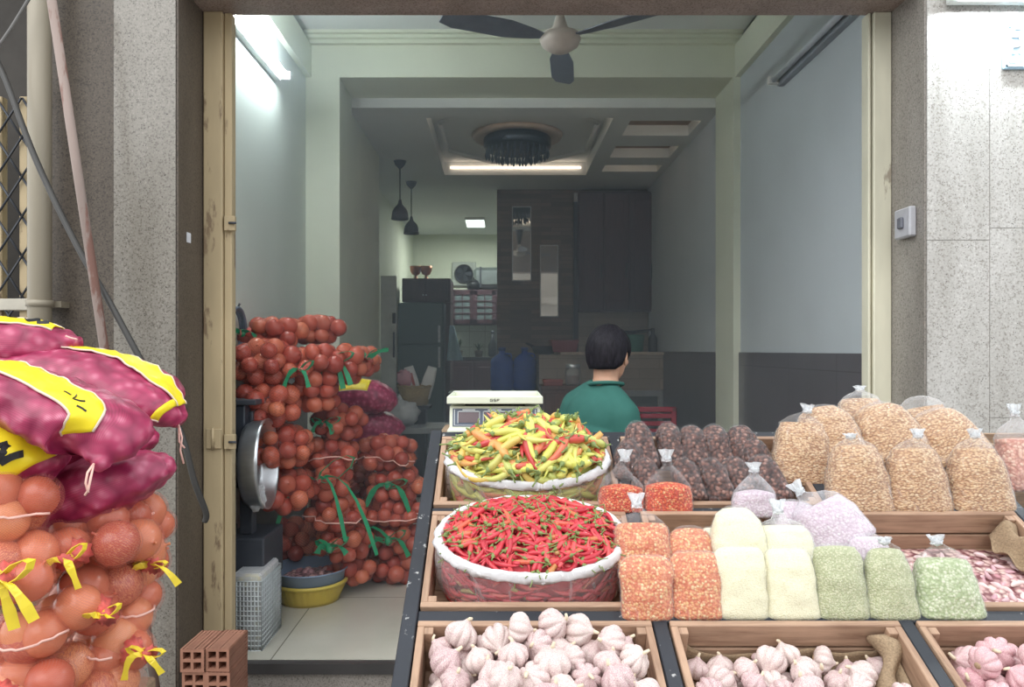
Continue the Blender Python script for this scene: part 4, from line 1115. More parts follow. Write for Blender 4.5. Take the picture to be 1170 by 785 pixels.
    rim = [ell(.985, w0-.012, .012, 1), ell(.975, w0+.006, .014, 2), ell(1.01, w0+.010, .010, 3), ell(1.045, w0+.008, .010, 4), ell(1.075, w0-.002, .014, 5), ell(1.08, w0-.010, .018, 6), ell(1.065, w0-.010, .015, 7)]
    ro = part('rolled_rim', MB().rings(rim, False, False), G['whiteplastic'], bag)
    so = ro.modifiers.new('thick', 'SOLIDIFY'); so.thickness = .0012
    return bag
chilli_bag((1, 0), 'red', 300, .050, .0054, .182, .118, .046, .034, 11, .0, .008)
chilli_bag((2, 0), 'yellow', 120, .112, .0098, .182, .112, .034, .080, 12, .002, .002)

# ------------------------------------------------------------------ clear bags of dried and fried goods
GR = {
 'orange': grains('orange_chilli_flakes', [(0, (206, 112, 80)), (.22, (220, 146, 100)), (.45, (230, 188, 132)), (.7, (214, 122, 90)), (.85, (236, 216, 168)), (1, (222, 160, 112))], 210, bstr=.5, gap=(198, 110, 78)),
 'red': grains('red_orange_flakes', [(0, (208, 64, 40)), (.4, (226, 92, 56)), (.7, (236, 130, 76)), (1, (238, 200, 142))], 230, gap=(188, 70, 48)),
 'cream': grains('cream_minced_garlic', [(0, (236, 230, 198)), (.5, (240, 236, 208)), (.94, (232, 226, 194)), (1, (210, 206, 160))], 420, bstr=.35, gap=(228, 222, 190)),
 'green': grains('green_minced_lemongrass', [(0, (168, 174, 132)), (.35, (196, 198, 160)), (.65, (216, 214, 182)), (1, (178, 184, 142))], 300, bstr=.55, gap=(172, 176, 136)),
 'green2': grains('green_sliced_onion', [(0, (168, 182, 138)), (.35, (198, 206, 170)), (.7, (222, 224, 200)), (1, (178, 190, 148))], 190, bstr=.5, gap=(160, 174, 130)),
 'lilac': grains('lilac_sliced_shallot', [(0, (214, 194, 206)), (.4, (226, 214, 222)), (.8, (202, 176, 194)), (1, (234, 228, 230))], 210, bstr=.5, gap=(196, 174, 188)),
 'fried': grains('fried_shallot', [(0, (194, 150, 110)), (.3, (214, 176, 136)), (.6, (226, 196, 158)), (.85, (202, 160, 118)), (1, (236, 214, 180))], 150, bstr=.7, gap=(160, 116, 82), stretch=(1, 1, 1.7)),
 'dark': grains('dark_brown_crisps', [(0, (72, 40, 34)), (.4, (98, 60, 50)), (.8, (130, 88, 76)), (1, (164, 124, 110))], 120, gap=(46, 26, 24), bstr=.9),
 'pink': grains('pale_pink_dried_bits', [(0, (214, 150, 132)), (.5, (232, 180, 160)), (1, (240, 206, 184))], 130, gap=(190, 122, 104)),
}
G['film3'] = film('crackling_clear_plastic', fac=.03, edge=.12, rough=.05, scale=55, bstr=1.3)
G['knot'] = film('bag_knot_plastic', (240, 244, 248), .45, .15, .5, 60, .8)
def bag(label, base, w_, h, t_, goods, seed, lean=.2, yaw=0, fill=.86, knot=True, group=None, taper=1.0, neck=.03, roll=0, fl=None, waist=0, shoulder=1.0, cat='bag of food', name='food_bag'):
    rnd = random.Random(seed)
    b0 = Vector(base)
    o = thing(name, label, cat, b0, (-lean, roll, yaw), group)
    M = 56
    FW = [(0, .96), (.015, 1.0), (.06, 1.0), (.45, .98*(taper*.5+.5)), (.70, .90*taper*shoulder), (.86, .72*taper*shoulder), (.95, .46*taper*shoulder), (1, .20)]
    FT = [(0, .84), (.03, .96), (.10, 1.0), (.45, 1.0), (.70, .86), (.86, .62), (.95, .38), (1, .16)]
    if knot and fill < .7: FW = FW[:3]+[(.35, 1.0), (.52, .92), (.68, .70), (.82, .44), (.93, .24), (1, .14)]
    if not knot and lean < .2: FW = FW[:4]+[(.70, .95*taper*shoulder), (.86, .88*taper*shoulder), (.95, .74*taper*shoulder), (1, .50*taper)]
    def ip(Tb, s):
        for (a_, x), (b_, y) in zip(Tb, Tb[1:]):
            if s <= b_: 
                u = (s-a_)/(b_-a_); u = u*u*(3-2*u)*.5+u*.5; return x+(y-x)*u
        return Tb[-1][1]
    def ring(s, grow, amp, z=None):
        fw, ft = ip(FW, s)*w_/2, ip(FT, s)*t_/2
        if waist: fw *= 1-waist*math.exp(-((s-.52)/.09)**2)
        e = 2/(3.3-.8*min(1, s*2)) if s < .5 else 2/(2.6-.4*(s-.5)*2); R_ = []
        for j in range(M):
            a = 2*PI*j/M; c, s_ = math.cos(a), math.sin(a)
            x = math.copysign(abs(c)**e, c)*fw; y = math.copysign(abs(s_)**e, s_)*ft
            q = Vector((x, y+t_/2, h*s if z is None else z)); d = Vector((x, y, 0)); L_ = d.length or 1
            nz = noise.noise(q*34+Vector((seed*7.7, 0, 0)))*.5+noise.noise(q*90+Vector((0, seed*3.3, 0)))*.25
            q += d/L_*(grow+amp*nz); R_.append(q)
        return R_
    n = 22; rs = []
    for i in range(n+1):
        s = fill*i/n; rs.append(ring(s, 0, .006))
    cx = sum((p for p in rs[-1]), Vector())/M
    for k in (.75, .45, .15): rs.append([cx+(p-cx)*k+Vector((0, 0, h*(.02 if fill > .7 else .09)*(1-k*k))) for p in rs[n]])
    part('contents', MB().rings(rs), GR[goods], o)
    fs = [ring(0, .002, .004, -.0015)]
    for i in range(1, n+1):
        s = i/n; fs.append(ring(s, .0022+.0012*(s > fill), .006 if s < fill else .012))
    mb = MB()
    if knot:
        c0 = Vector((rnd.uniform(-.1, .1)*w_, t_/2, h*1.0)); top = []
        for dz, r_, am in ((.3, .011, .15), (.55, .007, .1), (.7, .009, .3), (1.0, .0115, .4), (1.25, .013, .5)):
            top.append([c0+Vector((r_*math.cos(2*PI*j/M)*(1+am*math.sin(j*5*2*PI/M+seed)), r_*.8*math.sin(2*PI*j/M)*(1+am*math.sin(j*4*2*PI/M)), dz*neck+.004*math.sin(j*3*2*PI/M+seed)*am)) for j in range(M)])
        fs.append(top[0])
        part('film', MB().rings(fs, True, False), fl or G['film'], o)
        kb = MB().rings(top[0:], False, False); kb.ball(c0+Vector((0, 0, neck*.55)), (.011, .010, .008), 10, 7, fn=lambda d: 1+.2*math.sin(9*d.x+5*d.z))
        part('knot', kb, G['knot'], o)
    else:
        part('film', MB().rings(fs), fl or G['film'], o)
    return o
def pb(label, x, y, wpx, hpx, goods, seed, Y=None, tpx=None, lean=.2, **k):
    Y = Y or Yplane(y); s = Y/F
    return bag(label, at(x, y, Y), wpx*s, hpx*s/max(.5, math.cos(lean)), (tpx or wpx*.62)*s, goods, seed, lean, **k)
# standing front row
gO, gC, gG = 'bags of orange chilli flakes', 'bags of cream minced garlic', 'bags of green herbs'
pb('clear bag of orange chilli flakes standing lowest at the left of the front bag row', 743, 711, 60, 72, 'orange', 1, lean=.12, knot=False, fill=.97, taper=1.02, shoulder=1.12, group=gO)
pb('clear bag of orange chilli flakes standing next to the cream bags in the front row', 801, 710, 60, 76, 'orange', 2, lean=.16, knot=False, fill=.96, taper=1.0, shoulder=1.1, group=gO)
pb('tall knotted bag of orange flakes lying on top of the leftmost front bag', 738, 650, 66, 62, 'orange', 3, Y=1.455, lean=.30, fill=.80, shoulder=1.05, neck=.03, group=gO)
pb('unknotted bag of orange flakes resting on the orange bag beside the cream bags', 795, 655, 58, 52, 'orange', 4, Y=1.46, lean=.35, knot=False, fill=.93, shoulder=1.05, group=gO)
pb('clear bag of orange flakes half hidden behind the left orange stack', 724, 668, 40, 60, 'red', 5, Y=1.53, lean=.2, knot=False, fill=.9, group=gO)
pb('cream bag standing in the front row directly right of the orange bags', 853, 710, 62, 82, 'cream', 6, lean=.14, knot=False, fill=.96, taper=.98, shoulder=1.1, group=gC)
pb('cream bag standing in the front row directly left of the green bags', 911, 710, 64, 80, 'cream', 7, lean=.15, knot=False, fill=.96, taper=.92, shoulder=1.05, group=gC)
pb('tallest cream bag, lying upright on the left cream bag', 851, 644, 64, 64, 'cream', 8, Y=1.45, lean=.30, knot=False, fill=.95, shoulder=.98, group=gC)
pb('cream bag with a loose clear top lying on the right cream bag', 905, 648, 72, 54, 'cream', 9, Y=1.46, lean=.35, fill=.84, fl=G['film2'], group=gC)
pb('cream bag peeking out behind the tall cream bag beside the orange flakes', 816, 650, 34, 46, 'cream', 10, Y=1.54, lean=.2, knot=False, fill=.95, group=gC)
pb('bag of green herbs standing right beside the cream bags', 969, 710, 62, 84, 'green', 11, lean=.16, knot=False, fill=.95, taper=.92, shoulder=1.08, group=gG)
pb('bag of green herbs in the middle of the three standing green bags', 1027, 710, 62, 84, 'green', 12, lean=.16, fill=.92, taper=.90, shoulder=1.05, neck=.008, group=gG)
pb('wide knotted bag of pale green slices standing rightmost in the front row', 1096, 710, 82, 80, 'green2', 13, lean=.16, fill=.82, taper=.86, neck=.016, group=gG)
pb('bag of green herbs lying behind the left green bag', 948, 650, 58, 46, 'green', 14, Y=1.53, lean=.35, knot=False, fill=.95, group=gG)
# second row
gR = 'small knotted bags of red-orange flakes'
pb('small knotted bag of red-orange flakes at the left, beside the yellow chilli tray', 712, 587, 52, 54, 'red', 15, lean=.05, fill=.50, taper=.92, neck=.026, group=gR)
pb('small knotted bag of red-orange flakes at the right, in front of the dark brown bags', 767, 587, 54, 54, 'red', 16, lean=.05, fill=.54, taper=.92, neck=.026, group=gR)
gL = 'bags of sliced shallots'
pb('small knotted bag of lilac shallot slices above the tall cream bag', 868, 592, 50, 48, 'lilac', 17, Y=1.60, lean=.1, fill=.55, taper=.95, neck=.02, group=gL, fl=G['film2'])
pb('large knotted bag of lilac shallot slices behind the green bags', 972, 624, 84, 64, 'lilac', 18, Y=1.53, lean=.45, fill=.80, taper=.95, neck=.03, yaw=.1, roll=-.45, fl=G['film2'], group=gL)
pb('low bag of lilac shallot slices between the small and the large shallot bag', 914, 604, 60, 34, 'lilac', 19, Y=1.60, lean=.4, knot=False, fill=.9, fl=G['film2'], group=gL)
pb('loose end bag of lilac slices right above the middle green bag', 1000, 640, 46, 30, 'lilac', 20, Y=1.50, lean=.4, knot=False, fill=.85, fl=G['film2'], group=gL)
# dark brown bags
gD = 'small bags of dark brown crisps'
for i, (x, y, wv, hv, lab, kw) in enumerate((
  (741, 534, 36, 56, 'tallest dark brown bag, standing leftmost in the back row beside the green shirt', dict(roll=-.2)),
  (770, 530, 34, 50, 'dark brown bag second from the left in the back row, with a flopped-over top', dict(waist=.12)),
  (798, 533, 36, 50, 'dark brown bag in the middle of the back row with a bright shine', dict(waist=.1)),
  (828, 534, 38, 52, 'dark brown bag second from the right in the back row with a pointed top corner', dict(waist=.1, roll=-.1)),
  (862, 538, 40, 56, 'dark brown bag rightmost in the back row, leaning to the right', dict(roll=-.15)),
  (724, 548, 38, 50, 'dark brown bag lying left of the tallest dark bag, its neck hanging down', dict(roll=.35, yaw=.3)),
  (742, 566, 34, 44, 'dark brown bag lying behind the two small red-orange bags', dict()),
  (795, 572, 38, 50, 'dark brown bag in the front row right beside the red-orange bag', dict(roll=-.2)),
  (828, 572, 38, 50, 'dark brown bag with an orange glint in the middle of the front row', dict(roll=-.25)),
  (852, 564, 36, 44, 'dark brown bag behind the small lilac shallot bag', dict(roll=-.2)),
  (893, 572, 42, 56, 'dark brown bag rightmost in the front row, beside the tray side board', dict(roll=-.35)),
  (880, 548, 34, 50, 'dark brown bag lying between the rightmost dark bags of both rows', dict(roll=-.3)))):
    pb(lab, x, y, wv*.88, hv, 'dark', 30+i, Y=Yplane(y+4), lean=.42, knot=False, fill=.95, group=gD, shoulder=1.1, tpx=wv*.85, fl=G['film3'], **kw)
# fried shallots
gF = 'bags of fried shallots'
pb('fried shallot bag standing leftmost in the lower row of three', 992, 588, 76, 86, 'fried', 51, lean=.14, fill=.90, taper=.88, neck=.008, group=gF)
pb('fried shallot bag standing in the middle of the lower row of three', 1061, 588, 76, 84, 'fried', 52, lean=.14, fill=.88, taper=.86, neck=.02, group=gF)
pb('fried shallot bag standing rightmost in the lower row of three', 1134, 588, 74, 84, 'fried', 53, lean=.14, fill=.88, taper=.88, neck=.02, group=gF)
pb('slouching fried shallot bag at the far left, beside the dark brown bags', 922, 556, 70, 84, 'fried', 54, Y=1.76, lean=.2, fill=.86, neck=.02, roll=.12, group=gF, taper=.95, waist=.08)
pb('fried shallot bag leaning in the upper row directly above the leftmost lower one', 962, 524, 76, 66, 'fried', 55, Y=1.79, lean=.35, knot=False, fill=.95, roll=-.12, group=gF, taper=.95)
pb('fried shallot bag leaning in the middle of the upper row', 1036, 526, 78, 72, 'fried', 56, Y=1.79, lean=.35, knot=False, fill=.94, roll=-.22, group=gF, taper=.95)
pb('fried shallot bag leaning at the right of the upper row, against the granite pillar', 1106, 526, 82, 66, 'fried', 57, Y=1.79, lean=.4, knot=False, fill=.93, roll=-.35, group=gF, taper=.95)
pb('topmost fried shallot bag with a clear gathered top, below the right door post', 994, 494, 54, 48, 'fried', 58, Y=1.90, lean=.2, fill=.82, neck=.012, group=gF, fl=G['film2'])
pb('fried shallot bag with a clear top behind the right upper bag', 1070, 500, 56, 50, 'fried', 59, Y=1.90, lean=.25, knot=False, fill=.72, roll=-.15, group=gF, fl=G['film2'])
pb('fried shallot bag deep in the gap behind the lower row', 1010, 560, 60, 70, 'fried', 60, Y=1.80, lean=.3, knot=False, fill=.95, group=gF)
pb('fried shallot bag hidden deepest at the right behind the lower row', 1092, 562, 60, 60, 'fried', 61, Y=1.80, lean=.3, knot=False, fill=.95, group=gF)
# neighbour crate and pink bag at the right photo edge
t = thing('wooden_crate', 'brown wooden crate at the right photo edge behind the fried shallot bags', 'crate', (1.43, 2.15, 1.02))
part('side_board', B(1.28, 1.66, 2.03, 2.045, 1.03, 1.20, .002), G['board'], t, True); part('side_board', B(1.28, 1.66, 2.285, 2.30, 1.03, 1.20, .002), G['board'], t, True)
part('end_board', B(1.265, 1.28, 2.03, 2.30, 1.03, 1.20, .002), G['board'], t, True); part('end_board', B(1.66, 1.675, 2.03, 2.30, 1.03, 1.20, .002), G['board'], t, True)
part('bottom_board', B(1.28, 1.66, 2.045, 2.285, 1.02, 1.035, .002), G['board'], t, True)
t2 = thing('side_table', 'dark table under the brown crate at the right photo edge', 'table', (1.45, 2.0, 0))
part('table_top', B(1.20, 1.75, 1.72, 2.40, .99, 1.018, .003), G['blackpaint'], t2, True)
for x in (1.23, 1.72):
    for y in (1.76, 2.37): part('leg', B(x-.018, x+.018, y-.018, y+.018, 0, .99, .003), G['blackpaint'], t2, True)
bag('clear bag of pale pink dried bits cut off by the right photo edge', at(1180, 562, 1.80), .11, .17, .08, 'pink', 71, .1, fill=.72, fl=G['film2'])

# ------------------------------------------------------------------ price scale
G['offwhite'] = plain('offwhite_plastic', (222, 226, 208), .4, .03)
s0 = at(566, 498, 2.0); sz = 1.2235; X0, X1 = at(511, 0, 2.0).x, at(620, 0, 2.0).x; cx = (X0+X1)/2
t = thing('price_scale', 'off-white electronic price scale with three dark displays behind the yellow chillies', 'scale', (cx, 2.12, sz))
mb = MB(); hw = (X1-X0)/2
def rr_box(m, x0, x1, y0, y1, z0, z1, bev=.004): m.bx(x0, x1, y0, y1, z0, z1, bev)
rr_box(mb, cx-hw, cx+hw, 1.985, 2.24, sz, sz+.022, .006); part('base', mb, G['offwhite'], t, True)
# body with front face leaning back
f0, f1 = 1.998, 2.012
vs = [(cx-hw+.006, f0, sz+.02), (cx+hw-.006, f0, sz+.02), (cx+hw-.006, f1, sz+.078), (cx-hw+.006, f1, sz+.078), (cx-hw+.006, 2.235, sz+.02), (cx+hw-.006, 2.235, sz+.02), (cx+hw-.006, 2.235, sz+.078), (cx-hw+.006, 2.235, sz+.078)]
part('body', MB().add(vs, [[0, 1, 2, 3], [5, 4, 7, 6], [4, 0, 3, 7], [1, 5, 6, 2], [3, 2, 6, 7], [4, 5, 1, 0]], False), G['offwhite'], t, True)
def facept(x, v, d): return Vector((x, f0+(f1-f0)*v-d, sz+.02+.058*v))
def fbox(x0, x1, v0, v1, d0, d1):
    vs = [facept(x, v, d) for d in (d0, d1) for x, v in ((x0, v0), (x1, v0), (x1, v1), (x0, v1))]
    return MB().add(vs, [[0, 1, 2, 3], [7, 6, 5, 4], [0, 4, 5, 1], [1, 5, 6, 2], [2, 6, 7, 3], [3, 7, 4, 0]], False)
pn = part('display_panel', fbox(cx-hw+.014, cx+hw-.014, .10, .90, 0, .0015), plain('panel_blue_grey', (84, 94, 112), .4), t, True)
W_ = plain('print_white', (226, 230, 232), .5); D_ = plain('lcd_dark', (92, 74, 80), .15)
xs = [cx-hw+.014+q*(2*hw-.028) for q in (0, .07, .31, .37, .62, .66, .93, 1)]
for i in (1, 3, 5): 
    part('display_window', fbox(xs[i], xs[i+1], .28, .74, .0015, .003), D_, pn, True)
    m = MB()
    for a_, b_ in ((xs[i]-.0025, xs[i]-.001), (xs[i+1]+.001, xs[i+1]+.0025)): m.join(fbox(a_, b_, .25, .78, .0014, .0026))
    m.join(fbox(xs[i], xs[i+1], .76, .79, .0014, .0024)); part('printed_frame', m, W_, pn, True)
    m = fbox(xs[i]+.010, xs[i+1]-.010, .82, .865, .0014, .0022); part('caption', m, W_, pn, True)
m = fbox(cx-hw+.018, cx+hw-.018, .15, .165, .0014, .0024); m.join(fbox(cx-hw+.018, cx-hw+.0195, .15, .86, .0014, .0024)); m.join(fbox(cx+hw-.0195, cx+hw-.018, .15, .86, .0014, .0024)); part('printed_line', m, W_, pn, True)
part('neck', B(cx-.08, cx+.08, 2.03, 2.22, sz+.078, sz+.088), G['black'], t, True)
# pan tray
z0, z1 = sz+.086, sz+.106
mb = B(cx-hw, cx+hw, 1.99, 2.25, z0, z0+.005); 
for a_ in ((cx-hw, cx+hw, 1.985, 1.992), (cx-hw, cx+hw, 2.243, 2.25), (cx-hw, cx-hw+.007, 1.992, 2.243), (cx+hw-.007, cx+hw, 1.992, 2.243)): mb.bx(*a_, z0, z1, .002)
pan = part('pan', mb, G['offwhite'], t, True)
lx = cx-.012
for k, segs in enumerate(([(1, 1, 0, 1), (0, 1, 0, 0), (0, 0, 1, 0), (1, 0, 1, .5), (1, .5, .5, .5)], [(1, 1, 0, 1), (0, 1, 0, .5), (0, .5, 1, .5), (1, .5, 1, 0), (1, 0, 0, 0)], [(0, 0, 0, 1), (0, 1, 1, 1), (0, .5, .8, .5)])):
    m = MB()
    for (a0, b0, a1, b1) in segs: m.tube([(lx+.009*k+a0*.006, 1.9846, sz+.0925+b0*.006), (lx+.009*k+a1*.006, 1.9846, sz+.0925+b1*.006)], .0007, 5)
    part('lettering', m, G['black'], pan, True)
# ------------------------------------------------------------------ onion bags inside the shop
GI = 'onion bags stacked inside the shop'
GT = G['green_tie']
def ib(x, y, hw, hh, Y, ry, seed, label, **k):
    c = at(x, y, Y); s = Y/F
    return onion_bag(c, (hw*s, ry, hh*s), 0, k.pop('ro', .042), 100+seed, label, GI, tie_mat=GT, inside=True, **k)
tk = dict(size=.12, width=.022, n_loop=1, n_tail=2)
FR = (0, -1, .05)
ib(312, 381, 40, 19, 3.78, .17, 1, 'topmost left onion bag of the inside pile, its green ribbon beside the door post', tie=(-.8, -.6, 0), tie_kw=tk)
ib(362, 377, 36, 17, 4.02, .17, 2, 'topmost right onion bag of the inside pile, in front of the cream wall end')
ib(304, 414, 42, 28, 3.62, .18, 3, 'large onion bag without ribbon in the second layer from the top, at the left')
ib(362, 418, 36, 27, 3.74, .18, 4, 'onion bag with a small green bow in the second layer from the top', tie=(-.1, -1, -.1), tie_kw=dict(size=.10, width=.02, droop=.8))
ib(398, 416, 25, 25, 3.90, .16, 5, 'inside onion bag with a big tuft of green ribbons, right end of second layer', tie=(-.25, -1, .1), tie_kw=dict(size=.15, width=.024, n_loop=3, n_tail=4, droop=.9))
ib(418, 413, 18, 18, 4.05, .13, 6, 'small onion bag with an upright green ribbon at the right top of the inside pile', tie=(.2, -1, .1), tie_kw=dict(size=.11, width=.02, droop=-.2), ro=.036)
ib(304, 462, 42, 27, 3.60, .18, 7, 'onion bag behind the dark scale frame, third layer from the top')
ib(358, 452, 34, 20, 3.76, .17, 8, 'flat onion bag right above the bag with the upright green cross-tie')
ib(322, 510, 38, 26, 3.66, .18, 9, 'onion bag directly behind the shiny metal pan, upper one')
ib(388, 482, 34, 23, 3.98, .16, 10, 'onion bag with a green cross-tied ribbon facing front in the middle column', tie=(-.35, -1, .0), tie_kw=dict(size=.12, width=.018, n_loop=2, n_tail=3, droop=.4))
ib(374, 519, 39, 21, 3.96, .17, 11, 'onion bag with pink twine under the cross-tied bag of the middle column', string=(.45, .52, .98))
ib(372, 550, 33, 22, 3.90, .16, 12, 'onion bag with two long dangling green ribbons in the middle column', tie=(-.05, -1, .2), tie_kw=dict(size=.34, width=.018, n_loop=1, n_tail=3, droop=.85))
ib(326, 560, 32, 27, 3.70, .17, 13, 'onion bag directly behind the shiny metal pan, lower one')
ib(384, 585, 36, 22, 3.94, .17, 14, 'onion bag with pink twine halfway down the middle column', string=(.45, .52, .98))
ib(334, 616, 30, 26, 4.12, .15, 15, 'onion bag on the floor behind the yellow tub, left of the middle column')
ib(392, 620, 36, 22, 3.98, .17, 16, 'onion bag with a wide horizontal green ribbon, second from the floor in the middle column', tie=(-.1, -1, .1), tie_kw=dict(size=.15, width=.03, n_loop=2, n_tail=2, droop=.25))
ib(400, 650, 34, 17, 4.05, .16, 17, 'lowest onion bag of the middle column, on the floor right of the yellow tub')
ib(356, 650, 26, 17, 4.25, .14, 18, 'onion bag on the floor hidden behind the yellow tub')
ib(443, 517, 38, 22, 4.20, .17, 19, 'topmost onion bag of the right column with pink twine across', string=(.42, .52, .98))
ib(452, 553, 36, 22, 4.24, .17, 20, 'second onion bag from the top of the right column with a green bow', tie=(-.1, -1, .15), tie_kw=dict(size=.17, width=.028, n_loop=1, n_tail=3, droop=.8))
ib(450, 584, 38, 17, 4.22, .17, 21, 'third onion bag from the top of the right column, flat with twine', string=(.45, .55, .98))
ib(454, 617, 34, 22, 4.24, .16, 22, 'onion bag with a green ribbon second from the floor in the right column', tie=(-.1, -1, .2), tie_kw=dict(size=.17, width=.03, n_loop=2, n_tail=2, droop=.45))
ib(455, 648, 36, 17, 4.24, .17, 23, 'lowest onion bag of the right column, on the floor beside the black stand rail')
GK = 'onion bags stacked inside the shop'
ib(284, 636, 22, 24, 3.62, .12, 24, 'onion bag on the floor under the metal pan, behind the clear crate')
ib(428, 586, 16, 26, 4.45, .14, 25, 'onion bag glimpsed in the gap between the middle and the right column', ro=.036)
ib(412, 552, 18, 24, 4.5, .14, 26, 'onion bag glimpsed high in the gap between the middle and the right column', ro=.036)
ib(432, 632, 18, 26, 4.5, .14, 27, 'onion bag glimpsed near the floor between the middle and the right column', ro=.036)
def S2(x, y, Y, hw, hh): return (at(x, y, Y), hw, hh)
sack('dark red shallot sack with a yellow band on top behind the middle onion column', [S2(372, 452, 4.5, .05, .03), S2(392, 452, 4.5, .13, .08), S2(418, 452, 4.5, .15, .10), S2(440, 458, 4.5, .12, .08), S2(450, 466, 4.5, .03, .03)], 41, band=[(.25, .55, (.10*PI, .10*PI), (.42*PI, .42*PI))], group='red shallot sacks inside the shop')
sack('lower dark red shallot sack standing behind the topmost bag of the right column', [S2(385, 490, 4.62, .06, .04), S2(405, 490, 4.62, .15, .11), S2(430, 488, 4.62, .15, .11), S2(452, 492, 4.62, .09, .07), S2(458, 496, 4.62, .03, .03)], 42, group='red shallot sacks inside the shop')
t = thing('wooden_pallet', 'low dark pallet carrying the red shallot sacks behind the onion columns', 'pallet', (-.78, 4.75, FZ))
for k in range(5): part('deck_board', B(-1.12, -.56, 4.46+.12*k, 4.56+.12*k, .82, .845, .003), G['board'], t, True)
for x in (-1.10, -.60):
    for y in (4.5, 4.98): part('leg', B(x-.03, x+.03, y-.03, y+.03, FZ, .82, .003), G['board'], t, True)

# ------------------------------------------------------------------ platform scale with the round pan
q = at(284, 640, 3.42)
t = thing('platform_scale', 'dark standing scale with a round shiny aluminium pan, behind the door post', 'scale', (q.x, 3.45, FZ))
bz = at(0, 655, 3.42).z
def zz(y, Y=3.42): return at(0, y, Y).z
def xx(x, Y=3.42): return at(x, 0, Y).x
part('base', B(xx(258), xx(306), 3.36, 3.66, zz(668), zz(612), .006), G['dark_steel'], t, True)
part('column', B(xx(272), xx(287), 3.44, 3.50, zz(612), zz(470), .004), G['dark_steel'], t, True)
part('head', B(xx(258), xx(283), 3.38, 3.56, zz(556), zz(462), .006), plain('scale_head', (50, 56, 66), .4), t, True)
part('top_plate', B(xx(255), xx(297), 3.36, 3.60, zz(462), zz(456), .003), G['dark_steel'], t, True)
part('post', B(xx(258), xx(268), 3.42, 3.46, FZ, zz(600), .003), G['dark_steel'], t, True)
pc = at(294, 530, 3.40); Rr = (zz(480)-zz(580))/2
ax = Vector((.99, .06, .03)).normalized(); rotM = Matrix.Translation(pc) @ ax.to_track_quat('Z', 'Y').to_matrix().to_4x4()
prof = [(0.005, -.040), (Rr*.70, -.040), (Rr*.90, -.034), (Rr*.955, -.015), (Rr*.985, .040), (Rr, .050), (Rr*1.03, .050), (Rr*1.0, .034), (Rr*.97, -.018), (Rr*.91, -.040), (Rr*.7, -.046), (.004, -.046)]
part('pan', MB().lathe(prof, 48, rotM), G['steel'], t, True)
part('pan_bracket', MB().tube([pc-ax*.03, pc-ax*.07+Vector((-.02, .03, 0)), Vector((xx(280), 3.46, pc.z))], .012, 8), G['dark_steel'], t, True)
cr = random.Random(8)
mbc = MB()
def crum(d): return 1+.35*noise.noise(d*3.1)+.15*noise.noise(d*8)
mbc.ball(at(292, 568, 3.33), (.045, .03, .055), 22, 14, fn=crum)
solo('crumpled_bag', mbc, G['filmW'], 'crumpled clear plastic bag hanging at the lower rim of the metal pan', 'plastic bag', loc=at(292, 580, 3.33))

# ------------------------------------------------------------------ tub, colander, shallots, clear crate
by = 3.92; c = at(354, 690, by); R0 = 41*by/F
t = thing('plastic_tub', 'round yellow ribbed plastic tub on the floor in front of the onions', 'tub', (c.x, by+.0, FZ))
T = Matrix.Translation((c.x, by, FZ))
rib = lambda a, z: 1+(.012 if .02 < z < .12 else 0)*(1 if math.sin(a*36) > 0 else -1)
zt = zz(660, by)-FZ
part('wall', MB().lathe([(R0*.80, .0), (R0*.84, .02), (R0*.98, zt-.03), (R0*.985, zt-.012)], 144, T, fn=rib, cap1=False), plain('yellow_plastic', (196, 172, 66), .4, .06), t, True)
part('rim', MB().lathe([(R0*.97, zt-.015), (R0*1.04, zt-.018), (R0*1.045, zt-.002), (R0*.98, zt)], 48, T, cap0=False, cap1=False), plain('yellow_plastic_rim', (204, 182, 80), .4, .05), t, True)
t = thing('colander', 'blue-grey plastic basin full of tiny shallots sitting in the yellow tub', 'basin', (c.x, by, FZ+zt-.03))
zr = zz(652, by)-FZ
part('bowl', MB().lathe([(R0*.60, zt-.06), (R0*.92, zt-.02), (R0*1.02, zr+.022), (R0*1.06, zr+.026), (R0*1.06, zr+.018), (R0*1.0, zr+.016), (R0*.90, zt-.012), (R0*.58, zt-.048)], 48, T), plain('blue_grey_plastic', (128, 146, 172), .4, .05), t, True)
rnd = random.Random(3); sm = MB().ball((0, 0, 0), (1, 1, .9), 10, 7).tube([(0, 0, .8), (.1, 0, 1.4)], [.25, .08], 6)
sme = sm.mesh('shallot', random_ramp('small_shallot', [(0, (150, 100, 110)), (.5, (186, 140, 142)), (1, (206, 172, 164))], .4, nscale=10))
P = deposit(150, R0*.72, R0*.72, 0.0145, zt-.020, lambda u, v: (zr+.034-.25*(u*u+v*v)*4) if u*u+v*v < (R0*.82)**2 else -1, 3, 14)
pr = None
for (u, v, z) in P:
    r_ = .0145*rnd.uniform(.85, 1.15); M = T @ Matrix.LocRotScale(Vector((u, v, z)), Euler((rnd.uniform(-2, 2), rnd.uniform(-2, 2), 0)), Vector((r_,)*3))
    if pr is None: pr = bpy.data.objects.new('shallot', sme); COL.objects.link(pr); tag(pr, 'tiny pinkish shallot in the blue-grey basin on the yellow tub', 'shallot', 'tiny shallots in the basin'); o = pr
    else: o = inst(pr, M)
    o.matrix_basis = M
solo('shallot_bed', MB().lathe([(R0*.60, zt-.046), (R0*.88, zt-.002), (R0*.70, zt+.016), (R0*.3, zt+.026), (.003, zt+.028)], 40, T), grains('shallot_bed', [(0, (130, 84, 94)), (1, (186, 146, 146))], 60, gap=(80, 50, 56)), 'bed of tiny shallots under the loose ones in the basin', 'shallots')['kind'] = 'stuff'
